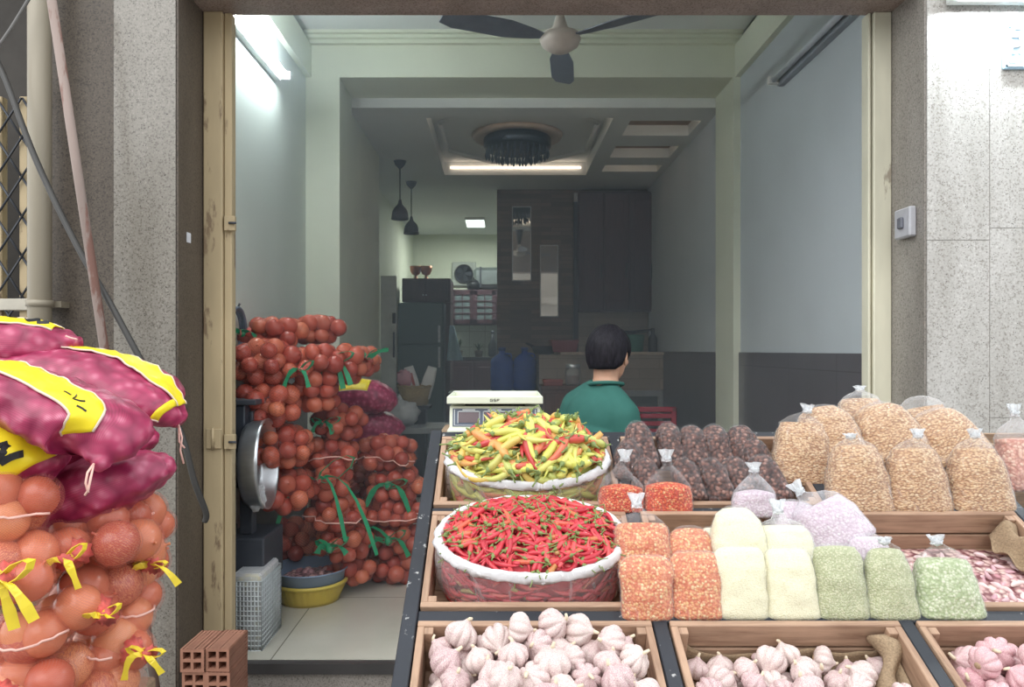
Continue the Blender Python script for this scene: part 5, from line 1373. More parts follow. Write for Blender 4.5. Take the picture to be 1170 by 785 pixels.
# clear crate with perforated sides
cy0, cy1 = 3.24, 3.52; x0, x1 = at(262, 0, 3.24).x, at(299, 0, 3.24).x; zb, zt2 = FZ, zz(656, 3.35)
t = thing('clear_crate', 'clear perforated plastic crate standing on the tiles beside the yellow tub', 'crate', ((x0+x1)/2, 3.38, FZ))
mb = MB()
def perf(p00, du, dv, nu, nv, nrm_):
    for i in range(nu+1): mb.tube([p00+du*(i/nu), p00+du*(i/nu)+dv], .0032, 4)
    for j in range(nv+1): mb.tube([p00+dv*(j/nv), p00+du+dv*(j/nv)], .0032, 4)
H = Vector((0, 0, zt2-zb))
perf(Vector((x0, cy0, zb)), Vector((x1-x0, 0, 0)), H, 9, 14, None); perf(Vector((x1, cy0, zb)), Vector((0, cy1-cy0, 0)), H, 14, 14, None)
perf(Vector((x0, cy1, zb)), Vector((x1-x0, 0, 0)), H, 9, 14, None); perf(Vector((x0, cy0, zb)), Vector((0, cy1-cy0, 0)), H, 14, 14, None)
part('lattice', mb, plain('clear_grey_plastic', (186, 192, 194), .25), t, True)
part('liner', B(x0+.006, x1-.006, cy0+.006, cy1-.006, zb+.004, zt2+.03, .01), G['filmW'], t, True)
solo('garlic_fill', MB().box(((x0+x1)/2, (cy0+cy1)/2, zb+.16), (x1-x0-.03, cy1-cy0-.03, .30), None, .03, seg=3), grains('pale_yellow_fill', [(0, (196, 196, 186)), (.7, (206, 206, 196)), (.86, (222, 206, 120)), (1, (228, 214, 130))], 40, gap=(176, 178, 174)), 'pale yellow cloves filling the clear perforated crate', 'cloves')['kind'] = 'stuff'
# hose coil on the left wall
hc = at(272, 378, 3.62); P = []
for k in range(6):
    for j in range(24):
        a = 2*PI*j/24; P.append(Vector((-1.270+.012*(k % 3), hc.y+.10*math.cos(a)*(1+.04*k % .1), hc.z+.10*math.sin(a)*(1+.05*(k % 3)))))
solo('hose_coil', MB().tube(P, .007, 6), plain('blue_grey_hose', (96, 108, 124), .4), 'blue-grey coil of hose hanging on the left wall above the onion pile', 'hose', loc=hc)
solo('wall_hook', MB().tube([(-1.30, hc.y, hc.z+.11), (-1.25, hc.y, hc.z+.11), (-1.24, hc.y, hc.z+.13)], .006, 6), G['dark_steel'], 'small metal hook carrying the hose coil on the left wall', 'hook', loc=(-1.30, hc.y, hc.z+.11))

# ------------------------------------------------------------------ back of the living room
G['dkwood'] = wood('dark_red_wood', (86, 60, 68), (58, 42, 52), 1, 'z', .45)
x0, x1 = at(661, 0, 8.1).x, at(747, 0, 8.1).x; z1, z0 = at(0, 219, 8.1).z, at(0, 356, 8.1).z
t = thing('wall_cupboard', 'tall dark reddish wooden cupboard hanging on the back wall at the right', 'cupboard', ((x0+x1)/2, 8.2, z0))
part('carcass', B(x0, x1, 8.10, 8.299, z0, z1, .004), G['dkwood'], t, True)
wd = (x1-x0)/3
for k in range(3):
    d = part('door', B(x0+wd*k+.008, x0+wd*(k+1)-.008, 8.07, 8.10, z0+.02, z1-.02, .004), G['dkwood'], t, True)
    part('door_panel', B(x0+wd*k+.06, x0+wd*(k+1)-.06, 8.062, 8.07, z0+.10, z1-.10, .006), G['dkwood'], d, True)
    part('handle', B(x0+wd*(k+1)-.04, x0+wd*(k+1)-.025, 8.045, 8.07, z0+.35, z0+.5, .003), G['dark_steel'], d, True)
t = thing('tiled_counter', 'high counter clad in beige stone tiles with a thin pale slab top', 'counter', (.95, 7.6, FZ))
cx0, cx1 = at(616, 0, 7.4).x, 1.585
part('body', MB().bx(cx0, 1.06, 7.42, 8.23, FZ, 1.40).bx(1.06, cx1, 7.42, 8.23, 1.06, 1.40).bx(1.06, cx1, 7.6, 8.23, FZ, 1.06), stone, t, True)
part('slab', B(at(640, 0, 7.38).x, cx1+.0, 7.38, 8.235, 1.402, 1.43, .005), plain('pale_slab', (186, 170, 152), .3), t, True)
fr = MB().bx(1.07, 1.58, 7.415, 7.45, 1.0, 1.055).bx(1.07, 1.11, 7.415, 7.45, FZ, 1.0).bx(1.54, 1.58, 7.415, 7.45, FZ, 1.0)
part('niche_frame', fr, plain('grey_aluminium_frame', (150, 156, 156), .4), t, True)
part('niche_door', B(1.112, 1.538, 7.46, 7.48, FZ+.02, 1.0), plain('grey_glass_door', (92, 98, 100), .25), t, True)
# things on the counter
def bxt(name, label, cat, x0, x1, y0, y1, Y, dep, m, taper=.04):
    a, b_ = at(x0, y1, Y), at(x1, y0, Y); w_ = b_.x-a.x; h = b_.z-a.z
    o = thing(name, label, cat, ((a.x+b_.x)/2, Y+dep/2, a.z)); return o, a, b_, w_, h
def open_tray(o, x0, x1, y0, y1, z0, z1, m, flare=.02, th=.008):
    def rg(e, z): return [Vector((x0-e, y0-e, z)), Vector((x1+e, y0-e, z)), Vector((x1+e, y1+e, z)), Vector((x0-e, y1+e, z))]
    part('shell', MB().rings([rg(-flare, z0), rg(0, z1-.015), rg(.006, z1-.014), rg(.006, z1), rg(-th, z1), rg(-flare-th, z0+th)], True, True, smooth=False), m, o, True)
o, a, b_, w_, h = bxt('plastic_tray', 'dark red plastic tray on the slab of the tiled counter', 'tray', 630, 661, 388, 402, 7.5, .3, None)
open_tray(o, a.x, b_.x, 7.5, 7.85, 1.43, 1.43+.12, plain('dull_red_plastic', (136, 50, 54), .4))
p = at(620, 400, 7.5)
t = thing('dark_pan', 'dark pan lying on the tiled counter left of the red tray', 'pan', (p.x, 7.6, 1.40))
part('bowl', MB().lathe([(.05, 1.405), (.10, 1.42), (.13, 1.49), (.12, 1.49), (.09, 1.43), (.01, 1.415)], 24, Matrix.Translation((p.x+.02, 7.62, 0))), G['black'], t, True)
part('handle', MB().tube([(p.x-.08, 7.60, 1.48), (p.x-.16, 7.56, 1.52)], [.016, .012], 8), G['black'], t, True)
p = at(726, 402, 7.6)
t = thing('green_basin', 'green plastic pot on the counter behind the head of the seated person', 'pot', (p.x, 7.7, 1.43))
part('wall', MB().lathe([(.08, 1.431), (.095, 1.45), (.105, 1.60), (.11, 1.605), (.11, 1.595), (.09, 1.46), (.01, 1.445)], 28, Matrix.Translation((p.x, 7.7, 0))), plain('green_plastic', (48, 120, 98), .4), t, True)
for k, dx in enumerate((-.055, .07)):
    solo('dark_plate', MB().lathe([(.03, 0), (.10, .018), (.125, .03), (.12, .035), (.02, .010)], 24, Matrix.Translation((p.x+dx, 7.7, 1.607+.012*k)) @ Matrix.Rotation(.08*(1-2*k), 4, 'Y')), G['dark_steel'], ('lower left' if k == 0 else 'upper right')+' dark plate lying across the green pot on the counter', 'plate', 'dark plates on the green pot', loc=(p.x+dx, 7.7, 1.607))
p = at(744, 402, 7.6)
t = thing('dark_bottle', 'small dark bottle beside the green pot on the counter', 'bottle', (p.x+.02, 7.62, 1.43)); T = Matrix.Translation((p.x+.02, 7.62, 1.43))
part('body', MB().lathe([(.04, .001), (.045, .01), (.045, .14), (.018, .18), (.018, .22)], 16, T), G['black'], t, True); part('cap', MB().lathe([(.021, .215), (.021, .24)], 16, T), G['dark_steel'], t, True)
# stand with jar left of the person
t = thing('side_cabinet', 'small brown wooden cabinet left of the seated person', 'cabinet', (.42, 6.4, FZ))
cx0, cx1 = at(620, 0, 6.3).x, at(664, 0, 6.3).x; ct = at(0, 441, 6.3).z
bw = wood('brown_wood', (96, 66, 56), (64, 44, 40), 1, 'z')
part('top', B(cx0-.01, cx1+.01, 6.28, 6.72, ct-.03, ct, .004), bw, t, True)
part('body', B(cx0, cx1, 6.31, 6.70, FZ, ct-.03, .004), bw, t, True)
d = part('door', B(cx0+.02, cx1-.02, 6.295, 6.31, FZ+.1, ct-.06, .004), bw, t, True); part('knob', MB().ball((cx0+.05, 6.285, .75), .014, 10, 7), G['steel'], d, True)
p = at(655, 441, 6.4); T = Matrix.Translation((p.x, 6.42, ct))
t = thing('glass_jar', 'clear glass jar with a metal lid on the brown cabinet', 'jar', (p.x, 6.42, ct))
part('glass', MB().lathe([(.055, .001), (.065, .012), (.068, .12), (.055, .15)], 20, T), film('jar_glass', (200, 206, 206), .25, .05, .5, 6, .1), t, True); part('lid', MB().lathe([(.06, .148), (.062, .152), (.062, .175), (.055, .18)], 20, T), G['steel'], t, True)
part('contents', MB().lathe([(.05, .006), (.062, .014), (.063, .08)], 20, T), plain('dried_herbs', (120, 92, 80), .8), t, True)
p = at(633, 441, 6.35)
t = thing('red_box', 'flat reddish box on top of the brown cabinet', 'box', (p.x, 6.4, ct)); part('base', B(p.x-.085, p.x+.07, 6.32, 6.5, ct, ct+.035, .004), plain('reddish_card', (132, 66, 60), .6), t, True); part('lid', B(p.x-.09, p.x+.075, 6.315, 6.505, ct+.03, ct+.05, .004), plain('reddish_card_lid', (146, 76, 70), .6), t, True)
# red chair beside the person
t = thing('plastic_chair', 'dark red plastic chair back behind the dark brown bags', 'chair', (at(735, 0, 5.0).x, 5.1, FZ)); m = plain('red_plastic', (138, 40, 56), .35, .05)
ax0, ax1 = at(722, 0, 5.0).x, at(749, 0, 5.0).x; zt = at(0, 465, 5.0).z; ax0 -= .10; ax1 += .14
mb = MB().bx(ax0, ax0+.035, 5.0, 5.03, .60, zt, .006).bx(ax1-.035, ax1, 5.0, 5.03, .60, zt, .006).bx(ax0, ax1, 5.0, 5.03, zt-.035, zt, .006)
for k in range(4): mb.bx(ax0+.03, ax1-.03, 5.005, 5.025, zt-.075-.05*k, zt-.045-.05*k, .004)
part('backrest', mb, m, t, True); part('seat', B(ax0-.01, ax1+.01, 5.01, 5.42, .58, .61, .012), m, t, True)
for x in (ax0+.02, ax1-.02):
    for y in (5.03, 5.39): part('leg', MB().tube([(x, y, FZ), (x, y, .59)], [.016, .022], 8), m, t, True)
# mirrors on the brick wall
mir = plain('mirror_glass', (225, 230, 230), .03, 0, metal=1)
for (x0, x1, y0, y1, lab) in ((585, 607, 236, 321, 'upper left tall narrow mirror on the brown stone wall'), (617, 638, 280, 362, 'lower right tall narrow mirror on the brown stone wall')):
    a, b_ = at(x0, y1, 8.28), at(x1, y0, 8.28); t = thing('wall_mirror', lab, 'mirror', ((a.x+b_.x)/2, 8.29, a.z))
    part('glass', B(a.x+.01, b_.x-.01, 8.272, 8.29, a.z+.01, b_.z-.01), mir, t, True)
    fm = MB().bx(a.x, a.x+.01, 8.265, 8.3, a.z, b_.z).bx(b_.x-.01, b_.x, 8.265, 8.3, a.z, b_.z).bx(a.x, b_.x, 8.265, 8.3, a.z, a.z+.01).bx(a.x, b_.x, 8.265, 8.3, b_.z-.01, b_.z)
    part('frame', fm, plain('pale_metal_frame', (196, 200, 198), .3, metal=.4), t, True)
solo('wall_switch', B(at(655, 0, 8.28).x, at(659.5, 0, 8.28).x, 8.20, 8.22, at(0, 232, 8.28).z, at(0, 222, 8.28).z, .003), G['whiteplastic'] if False else plain('white_switch', (214, 216, 210), .5), 'small white box at the top of the dark post on the stone wall', 'switch', loc=(.80, 8.2, 3.05))
# water jugs on a dark cabinet
G['blue'] = plain('blue_polycarbonate', (46, 92, 196), .15, .06); 
t = thing('low_cabinet', 'dark low cabinet under the two blue water jugs', 'cabinet', (.15, 7.9, FZ)); zj = at(0, 447, 8.0).z
part('body', B(at(512, 0, 7.7).x, at(616, 0, 7.7).x, 7.72, 8.25, FZ, zj-.03, .004), G['dkwood'], t, True); part('top', B(at(511, 0, 7.7).x, at(617, 0, 7.7).x, 7.69, 8.26, zj-.03, zj, .004), G['black'], t, True)
for k in range(2):
    xa = at(514+51*k, 0, 7.7).x; xb = at(563+51*k, 0, 7.7).x; d = part('door', B(xa, xb, 7.70, 7.72, FZ+.05, zj-.05, .004), G['dkwood'], t, True); part('knob', MB().ball((xb-.04, 7.69, .7), .014, 10, 7), G['steel'], d, True)
for x, lab in ((573.5, 'left blue water jug standing before the brown stone wall'), (599.5, 'right blue water jug standing before the brown stone wall')):
    p = at(x, 447, 8.0); T = Matrix.Translation((p.x, 8.0, zj)); t = thing('water_jug', lab, 'water jug', (p.x, 8.0, zj), group='blue water jugs')
    R = 13.5*8/F
    part('bottle', MB().lathe([(R*.8, .001), (R*.98, .02), (R, .07), (R*.95, .10), (R, .13), (R, .24), (R*.95, .27), (R, .30), (R*.9, .34), (R*.5, .385), (R*.28, .40), (R*.26, .43)], 28, T), G['blue'], t, True)
    part('cap', MB().lathe([(R*.32, .425), (R*.32, .455), (R*.28, .46)], 20, T), plain('pale_blue_cap', (70, 100, 170), .4), t, True)
    part('handle', MB().tube([(p.x+R*.2, 7.93, zj+.40), (p.x+R*.75, 7.90, zj+.39), (p.x+R*.8, 7.9, zj+.35)], .010, 6), G['blue'], t, True)

# ------------------------------------------------------------------ kitchen
ky = 10.0; fx0, fx1 = at(455, 0, ky).x, at(507, 0, ky).x; fz = at(0, 346, ky).z
t = thing('refrigerator', 'tall dark grey refrigerator at the back on the left', 'refrigerator', ((fx0+fx1)/2, ky+.3, FZ)); m = plain('dark_grey_fridge', (92, 108, 114), .3, .04, metal=.3)
part('cabinet', B(fx0, fx1, ky, ky+.62, FZ, fz, .01), m, t, True); zs = fz-.55
part('freezer_door', B(fx0+.004, fx1-.004, ky-.05, ky, zs+.005, fz-.005, .012), m, t, True)
part('fridge_door', B(fx0+.004, fx1-.004, ky-.05, ky, FZ+.06, zs-.005, .012), m, t, True)
for z0, z1 in ((zs+.03, zs+.25), (zs-.30, zs-.03)): part('handle', B(fx1-.07, fx1-.04, ky-.08, ky-.05, z0, z1, .004), G['steel'], t, True)
cz1 = at(0, 318, ky).z
t = thing('upper_cupboard', 'dark wooden cupboard above the refrigerator', 'cupboard', ((fx0+fx1)/2, ky+.3, fz+.01))
part('carcass', B(fx0+.05, fx1+.09, ky+.0, ky+.6, fz+.012, cz1, .006), G['dkwood'], t, True)
for k in range(2): d = part('door', B(fx0+.06+.30*k, fx0+.35+.30*k, ky-.02, ky, fz+.03, cz1-.03, .004), G['dkwood'], t, True); part('knob', MB().ball((fx0+.33-.02*k+.06*k, ky-.03, fz+.1), .012, 8, 6), G['steel'], d, True)
t = thing('wooden_divider', 'tall dark wooden panel right beside the refrigerator', 'divider', (fx1+.08, ky+.3, FZ)); part('board', B(fx1+.03, fx1+.09, ky-.05, ky+.6, FZ, fz+.0, .004), G['dkwood'], t, True)
cop = plain('copper', (178, 112, 72), .35, .15, metal=.6)
for x, lab in ((475, 'left copper bowl on top of the cupboard over the refrigerator'), (487, 'right copper bowl on top of the cupboard over the refrigerator')):
    p = at(x, 318, ky+.2); t = thing('copper_bowl', lab, 'bowl', (p.x, ky+.2, cz1), group='copper bowls'); T = Matrix.Translation((p.x, ky+.2, cz1))
    part('bowl', MB().lathe([(.02, .06), (.05, .07), (.075, .12), (.08, .18), (.075, .18), (.045, .09), (.004, .075)], 20, T), cop, t, True); part('foot', MB().lathe([(.05, 0), (.045, .01), (.018, .03), (.02, .062)], 16, T), cop, t, True)
# wall cabinet with lattice glass doors
ky2 = 11.8; wx0, wx1 = at(514, 0, ky2).x, at(566, 0, ky2).x; wz0, wz1 = at(0, 371, ky2).z, at(0, 331, ky2).z
t = thing('kitchen_cabinet', 'dark wall cabinet with lattice glass doors in the kitchen', 'cabinet', ((wx0+wx1)/2, 12, wz0)); part('carcass', B(wx0, wx1+.25, ky2, 12.17, wz0, wz1, .006), G['dkwood'], t, True)
pane = plain('dim_pane', (110, 124, 126), .12)
for k in range(2):
    xa = wx0+.03+.345*k; xb = xa+.33
    d = part('door', MB().bx(xa, xa+.05, ky2-.025, ky2, wz0+.02, wz1-.02).bx(xb-.05, xb, ky2-.025, ky2, wz0+.02, wz1-.02).bx(xa, xb, ky2-.025, ky2, wz0+.02, wz0+.08).bx(xa, xb, ky2-.025, ky2, wz1-.08, wz1-.02).bx((xa+xb)/2-.01, (xa+xb)/2+.01, ky2-.025, ky2, wz0+.05, wz1-.05), G['dkwood'], t, True)
    mb = MB()
    for j in range(1, 4): z = wz0+.08+(wz1-wz0-.16)*j/4; mb.bx(xa+.05, xb-.05, ky2-.024, ky2-.002, z-.008, z+.008)
    part('glazing_bars', mb, G['dkwood'], d, True); part('pane', B(xa+.05, xb-.05, ky2-.008, ky2-.004, wz0+.08, wz1-.08), pane, d, True)
# exhaust fan, duct, pot
p = at(530, 313, 12.15); hh = .19
t = thing('exhaust_fan', 'square exhaust fan with a dark round grille on the kitchen wall', 'fan', (p.x, 12.19, p.z-hh))
part('frame', MB().bx(p.x-hh, p.x+hh, 12.14, 12.199, p.z-hh, p.z+hh, .01), plain('fan_frame', (176, 182, 174), .5), t, True)
part('well', MB().lathe([(.15, 0), (.15, .03), (.13, .03), (.12, .005)], 28, Matrix.Translation((p.x, 12.14, p.z)) @ Matrix.Rotation(PI/2, 4, 'X')), G['black'], t, True)
for k in range(5):
    a = 2*PI*k/5; part('blade', MB().strip([Vector((p.x+math.cos(a)*r_, 12.118, p.z+math.sin(a)*r_)) for r_ in (.02, .07, .12)], (-math.sin(a), .5, math.cos(a)), [.03, .07, .08], .004), G['dark_steel'], t, True)
a, b_ = at(541, 329, 12.0), at(568, 306, 12.0)
t = thing('range_hood', 'shiny grey duct box right of the exhaust fan', 'hood', ((a.x+b_.x)/2, 12.0, a.z)); part('body', B(a.x, b_.x+.2, 11.9, 12.19, a.z, b_.z, .05), plain('galvanised', (150, 160, 160), .3, .1, metal=.6), t, True); part('strap', B(a.x+.1, a.x+.13, 11.89, 12.19, a.z-.005, b_.z+.005), G['dark_steel'], t, True)
p = at(541, 331, 11.9); T = Matrix.Translation((p.x, 11.95, wz1)); t = thing('black_pot', 'black pot on top of the kitchen wall cabinet', 'pot', (p.x, 11.95, wz1))
part('pot', MB().lathe([(.07, .001), (.10, .02), (.11, .10), (.09, .14)], 20, T), G['black'], t, True); part('lid', MB().lathe([(.095, .14), (.06, .165), (.012, .175), (.018, .20), (.01, .205)], 20, T), G['black'], t, True)
# lower counter, towel, plant
kx0, kx1 = at(508, 0, 11.4).x, .6; kz = at(0, 408, 11.4).z
t = thing('kitchen_counter', 'dark wooden kitchen counter below the white wall tiles', 'counter', (0, 11.7, FZ)); part('body', B(kx0, kx1, 11.42, 12.16, FZ, kz-.04, .004), G['dkwood'], t, True); part('worktop', B(kx0-.01, kx1, 11.4, 12.17, kz-.04, kz, .004), G['black'], t, True)
for k in range(3): d = part('door', B(kx0+.03+.42*k, kx0+.42+.42*k, 11.40, 11.42, FZ+.4, kz-.07, .004), G['dkwood'], t, True); part('door_panel', B(kx0+.09+.42*k, kx0+.36+.42*k, 11.393, 11.40, FZ+.5, kz-.15, .004), G['dkwood'], d, True)
vs = []; fs = []
for j in range(13):
    for i in range(9):
        u, v = i/8-.5, j/12
        q = at(516+4*v, 372+40*v, 9.93); vs.append(q+Vector((u*(.05+.16*v), .018*math.sin(u*14+v*3), 0)))
fs = [[j*9+i, j*9+i+1, j*9+i+10, j*9+i+9] for j in range(12) for i in range(8)]
o = solo('towel', MB().add(vs, fs), plain('pale_blue_cloth', (168, 194, 216), .8), 'pale blue towel hanging beside the refrigerator', 'towel'); so = o.modifiers.new('thick', 'SOLIDIFY'); so.thickness = .006
def plant(label, p, hgt, seed):
    rnd = random.Random(seed); t = thing('potted_plant', label, 'plant', p); T = Matrix.Translation(p)
    part('pot', MB().lathe([(.05, .001), (.065, .09), (.07, .10), (.06, .10), (.05, .08), (.01, .08)], 16, T), plain('clay_pot', (120, 104, 96), .8), t, True)
    mb = MB()
    for k in range(12):
        a = rnd.uniform(0, 6.28); d = Vector((math.cos(a), math.sin(a), 0)); L_ = hgt*rnd.uniform(.7, 1.1)
        mb.strip([p+Vector((0, 0, .08))+d*(L_*.55*s*s+.01)+Vector((0, 0, L_*(s-.25*s*s))) for s in (0, .25, .5, .75, 1)], d.cross(Vector((0, 0, 1))), [.012, .02, .02, .014, .003], .002)
    part('foliage', mb, plain('dark_leaf', (44, 70, 52), .5), t, True)
q = at(547, 408, 11.6); plant('small spiky potted plant on the kitchen counter', Vector((q.x, 11.6, kz)), .17, 5)
q = at(524, 408, 11.55); plant('leafy potted plant beside the towel on the kitchen counter', Vector((q.x, 11.55, kz)), .26, 6)
q = at(563, 408, 11.6); T = Matrix.Translation((q.x, 11.6, kz)); t = thing('dark_vase', 'tall dark bottle at the right end of the kitchen counter', 'bottle', (q.x, 11.6, kz))
part('body', MB().lathe([(.05, .001), (.07, .03), (.07, .18), (.03, .26), (.025, .36)], 18, T), G['black'], t, True); part('cap', MB().lathe([(.03, .355), (.03, .40)], 14, T), G['dark_steel'], t, True)
# stool-like dark box with basket and bag before the refrigerator
ty = 6.3; zt_ = at(0, 489, ty).z
t = thing('low_bench', 'low grey bench behind the onion bags on the left', 'bench', (-.75, 6.4, FZ)); part('top', B(at(430, 0, ty).x, at(512, 0, ty).x, ty, ty+.5, zt_-.05, zt_, .006), plain('grey_laminate', (130, 132, 132), .5), t, True)
for x in (at(433, 0, ty).x, at(507, 0, ty).x):
    for y in (ty+.04, ty+.46): part('leg', B(x-.02, x+.02, y-.02, y+.02, FZ, zt_-.05), G['dark_steel'], t, True)
q = at(462, 489, ty+.15); mbc = MB().ball((q.x, ty+.2, zt_+.105), (.125, .11, .105), 28, 18, fn=lambda d: 1+.22*noise.noise(d*2.6+Vector((3, 1, 0)))+.10*noise.noise(d*7))
mbc.tube([(q.x-.03, ty+.2, zt_+.19), (q.x-.04, ty+.19, zt_+.235), (q.x-.06, ty+.18, zt_+.25)], [.03, .015, .03], 10)
solo('plastic_bag', mbc, plain('white_bag', (186, 190, 192), .35, .08, 20, bmp=.3), 'white plastic bag bunched up on the low grey bench', 'plastic bag', loc=(q.x, ty+.2, zt_))
by_ = 6.7; q = at(474, 463, by_); T = Matrix.Translation((q.x, by_, q.z)); bh = at(0, 441, by_).z-q.z
t = thing('plinth', 'dark narrow stand carrying the wicker basket', 'stand', (q.x, by_, FZ)); part('column', B(q.x-.10, q.x+.10, by_-.08, by_+.12, FZ, q.z-.025, .004), G['black'], t, True); part('top', B(q.x-.14, q.x+.14, by_-.12, by_+.14, q.z-.025, q.z-.001, .004), G['black'], t, True)
t = thing('wicker_basket', 'straw-coloured wicker basket with pink and white packets before the refrigerator', 'basket', (q.x, by_, q.z)); wk = plain('wicker', (150, 128, 84), .8, .3, 90, bmp=.6)
part('wall', MB().lathe([(.10, .001), (.115, .01), (.152, bh-.01), (.142, bh-.01), (.10, .012)], 64, T, fn=lambda a, z: 1+.012*math.sin(a*32)), wk, t, True)
part('rim', MB().tube([(q.x+.15*math.cos(2*PI*k/32), by_+.15*math.sin(2*PI*k/32), q.z+bh+.005*math.sin(k*4)) for k in range(33)], .010, 7), wk, t, True)
solo('pink_bundle', MB().ball((q.x-.085, by_-.03, q.z+bh+.06), (.065, .05, .085), 24, 16, fn=lambda d: 1+.35*noise.noise(d*3.4)+.2*noise.noise(d*8)), plain('pink_paper', (206, 150, 164), .6), 'crumpled pink bundle sticking out of the left of the wicker basket', 'bundle', loc=(q.x-.085, by_-.03, q.z+bh))
for k, (dx, lean, lab) in enumerate(((.02, -.25, 'left white packet with red print leaning in the wicker basket'), (.075, .28, 'right white packet leaning outwards in the wicker basket'))):
    m = Matrix.Translation((q.x+dx, by_-.02, q.z+.05)) @ Matrix.Rotation(lean, 4, 'Y')
    pk = MB(); rs = []
    for s, wd_, th_ in ((0, .04, .02), (.1, .055, .03), (.6, .055, .026), (.9, .045, .012), (1, .04, .004)): rs.append([Vector((math.copysign(abs(math.cos(2*PI*j/20))**.6, math.cos(2*PI*j/20))*wd_, math.copysign(abs(math.sin(2*PI*j/20))**.8, math.sin(2*PI*j/20))*th_, s*(bh+.13))) for j in range(20)])
    o = solo('packet', pk.rings(rs).xf(m), plain('white_packet', (206, 208, 206), .4), lab, 'packet', 'packets in the basket', loc=m.translation)
    if k == 0: part('printed_stripe', MB().bx(.0, .022, -.034, -.027, .12, .24).xf(m), plain('red_print', (176, 70, 60), .5), o, True)
# ------------------------------------------------------------------ the seated person
PXc, PYc = at(697, 0, 3.3).x, 3.30
def remesh(name, mb, mat, parent, vox, smooth=6):
    o = part(name, mb, mat, parent, True)
    m = o.modifiers.new('r', 'REMESH'); m.mode = 'VOXEL'; m.voxel_size = vox; m.use_smooth_shade = True
    s = o.modifiers.new('s', 'SMOOTH'); s.iterations = smooth; s.factor = .5
    dg = bpy.context.evaluated_depsgraph_get(); me = bpy.data.meshes.new_from_object(o.evaluated_get(dg))
    me.materials.clear(); me.materials.append(mat); me.name = name
    old = o.data; o.modifiers.clear(); o.data = me; bpy.data.meshes.remove(old)
    for p in me.polygons: p.use_smooth = True
    return o
def caps(mb, pts, n=14):
    """tapered limb through (point, radius)"""
    P = [Vector(p) for p, r in pts]; R = [r for p, r in pts]; Q = []; RR = []
    for i in range(len(P)-1):
        for k in range(6): Q.append(P[i].lerp(P[i+1], k/6)); RR.append(R[i]+(R[i+1]-R[i])*k/6)
    Q.append(P[-1]); RR.append(R[-1]); mb.tube(Q, RR, n)
    for p, r in ((P[0], R[0]), (P[-1], R[-1])): mb.ball(p, r, n, 10)
    for p, r in zip(P[1:-1], R[1:-1]): mb.ball(p, r*1.0, n, 10)
person = thing('person', 'person with short black hair in a dark green t-shirt, back turned, looking right', 'person', (PXc, PYc, FZ))
hx = at(696, 0, 3.3).x
ztop = at(0, 371, 3.3).z
HC = Vector((hx, 3.30, ztop-.125))                 # middle of the skull
hyaw = math.radians(-32)                            # face direction turned right of straight away
HM = Matrix.Translation(HC) @ Matrix.Rotation(hyaw, 4, 'Z') @ Matrix.Rotation(math.radians(-6), 4, 'X')
tyaw = math.radians(-46)
NB = Vector((hx-.018, 3.275, HC.z-.122))            # base of the neck
TM = Matrix.Translation(NB) @ Matrix.Rotation(.20, 4, 'Y') @ Matrix.Rotation(tyaw, 4, 'Z')
def tp(x, y, z): return TM @ Vector((x, y, z))
SH = .125
body = MB()
# head: skull, face, jaw, nose, lips, brow, ears (local: +y is the face)
def hb_(c, r, n=20): body.ball((0, 0, 0), r, n, 14, HM @ Matrix.Translation(c))
for c, r in (((0, -.012, .02), (.076, .092, .090)), ((0, .030, -.035), (.062, .062, .078)), ((0, .052, -.085), (.036, .036, .030)), ((0, .030, -.072), (.054, .052, .040)),
             ((0, .094, -.030), (.012, .018, .016)), ((0, .090, -.010), (.008, .012, .03)), ((0, .086, -.062), (.022, .010, .006)), ((0, .084, -.072), (.019, .010, .006)),
             ((-.031, .078, .014), (.022, .012, .007)), ((.031, .078, .014), (.022, .012, .007)), ((-.046, .062, -.030), (.020, .018, .018)), ((.046, .062, -.030), (.020, .018, .018))): hb_(c, r)
for s in (-1, 1):
    body.ball((0, 0, 0), (.009, .019, .033), 16, 12, HM @ Matrix.Translation((s*.080, -.006, -.018)) @ Matrix.Rotation(s*.35, 4, 'Z'))
    body.ball((0, 0, 0), (.008, .010, .012), 12, 8, HM @ Matrix.Translation((s*.077, -.002, -.044)))
caps(body, [(HM @ Vector((0, -.022, -.05)), .056), (NB+Vector((0, .005, .02)), .054), (NB+Vector((0, 0, -.05)), .066)])
hip = tp(0, .05, -.50)
# trunk
for z, y, rx, ry in ((-.08, -.005, .08, .06), (-.15, -.01, .125, .088), (-.24, -.005, .135, .10), (-.34, .01, .135, .10), (-.44, .03, .145, .105), (-.50, .05, .16, .115)):
    body.ball((0, 0, 0), (rx, ry, .09), 24, 14, TM @ Matrix.Translation((0, y, z)))
SEATZ = FZ+.50
def hand(mb, wrist, palm_dir, up, side, curl=.6):
    f = palm_dir.normalized(); u = (up-f*up.dot(f)).normalized(); r = f.cross(u)*side
    c = wrist+f*.045; M = Matrix((r, f, u)).transposed().to_4x4(); M.translation = c
    mb.ball((0, 0, 0), (.040, .048, .016), 16, 10, M)
    for k, (o, L_) in enumerate(((-.028, .060), (-.010, .070), (.009, .066), (.026, .052))):
        p = wrist+f*.085+r*o; d = f; pts = [(p-f*.02, .0095)]
        for s in range(3):
            p = p+d*(L_/2.6); pts.append((p, .0088-.0008*s)); d = (d-u*curl*.55).normalized()
        caps(mb, pts, 8)
    p = wrist+f*.025-r*.034; caps(mb, [(p, .012), (p-r*.020+f*.030, .0105), (p-r*.016+f*.058-u*.010, .009)], 8)
arms = []
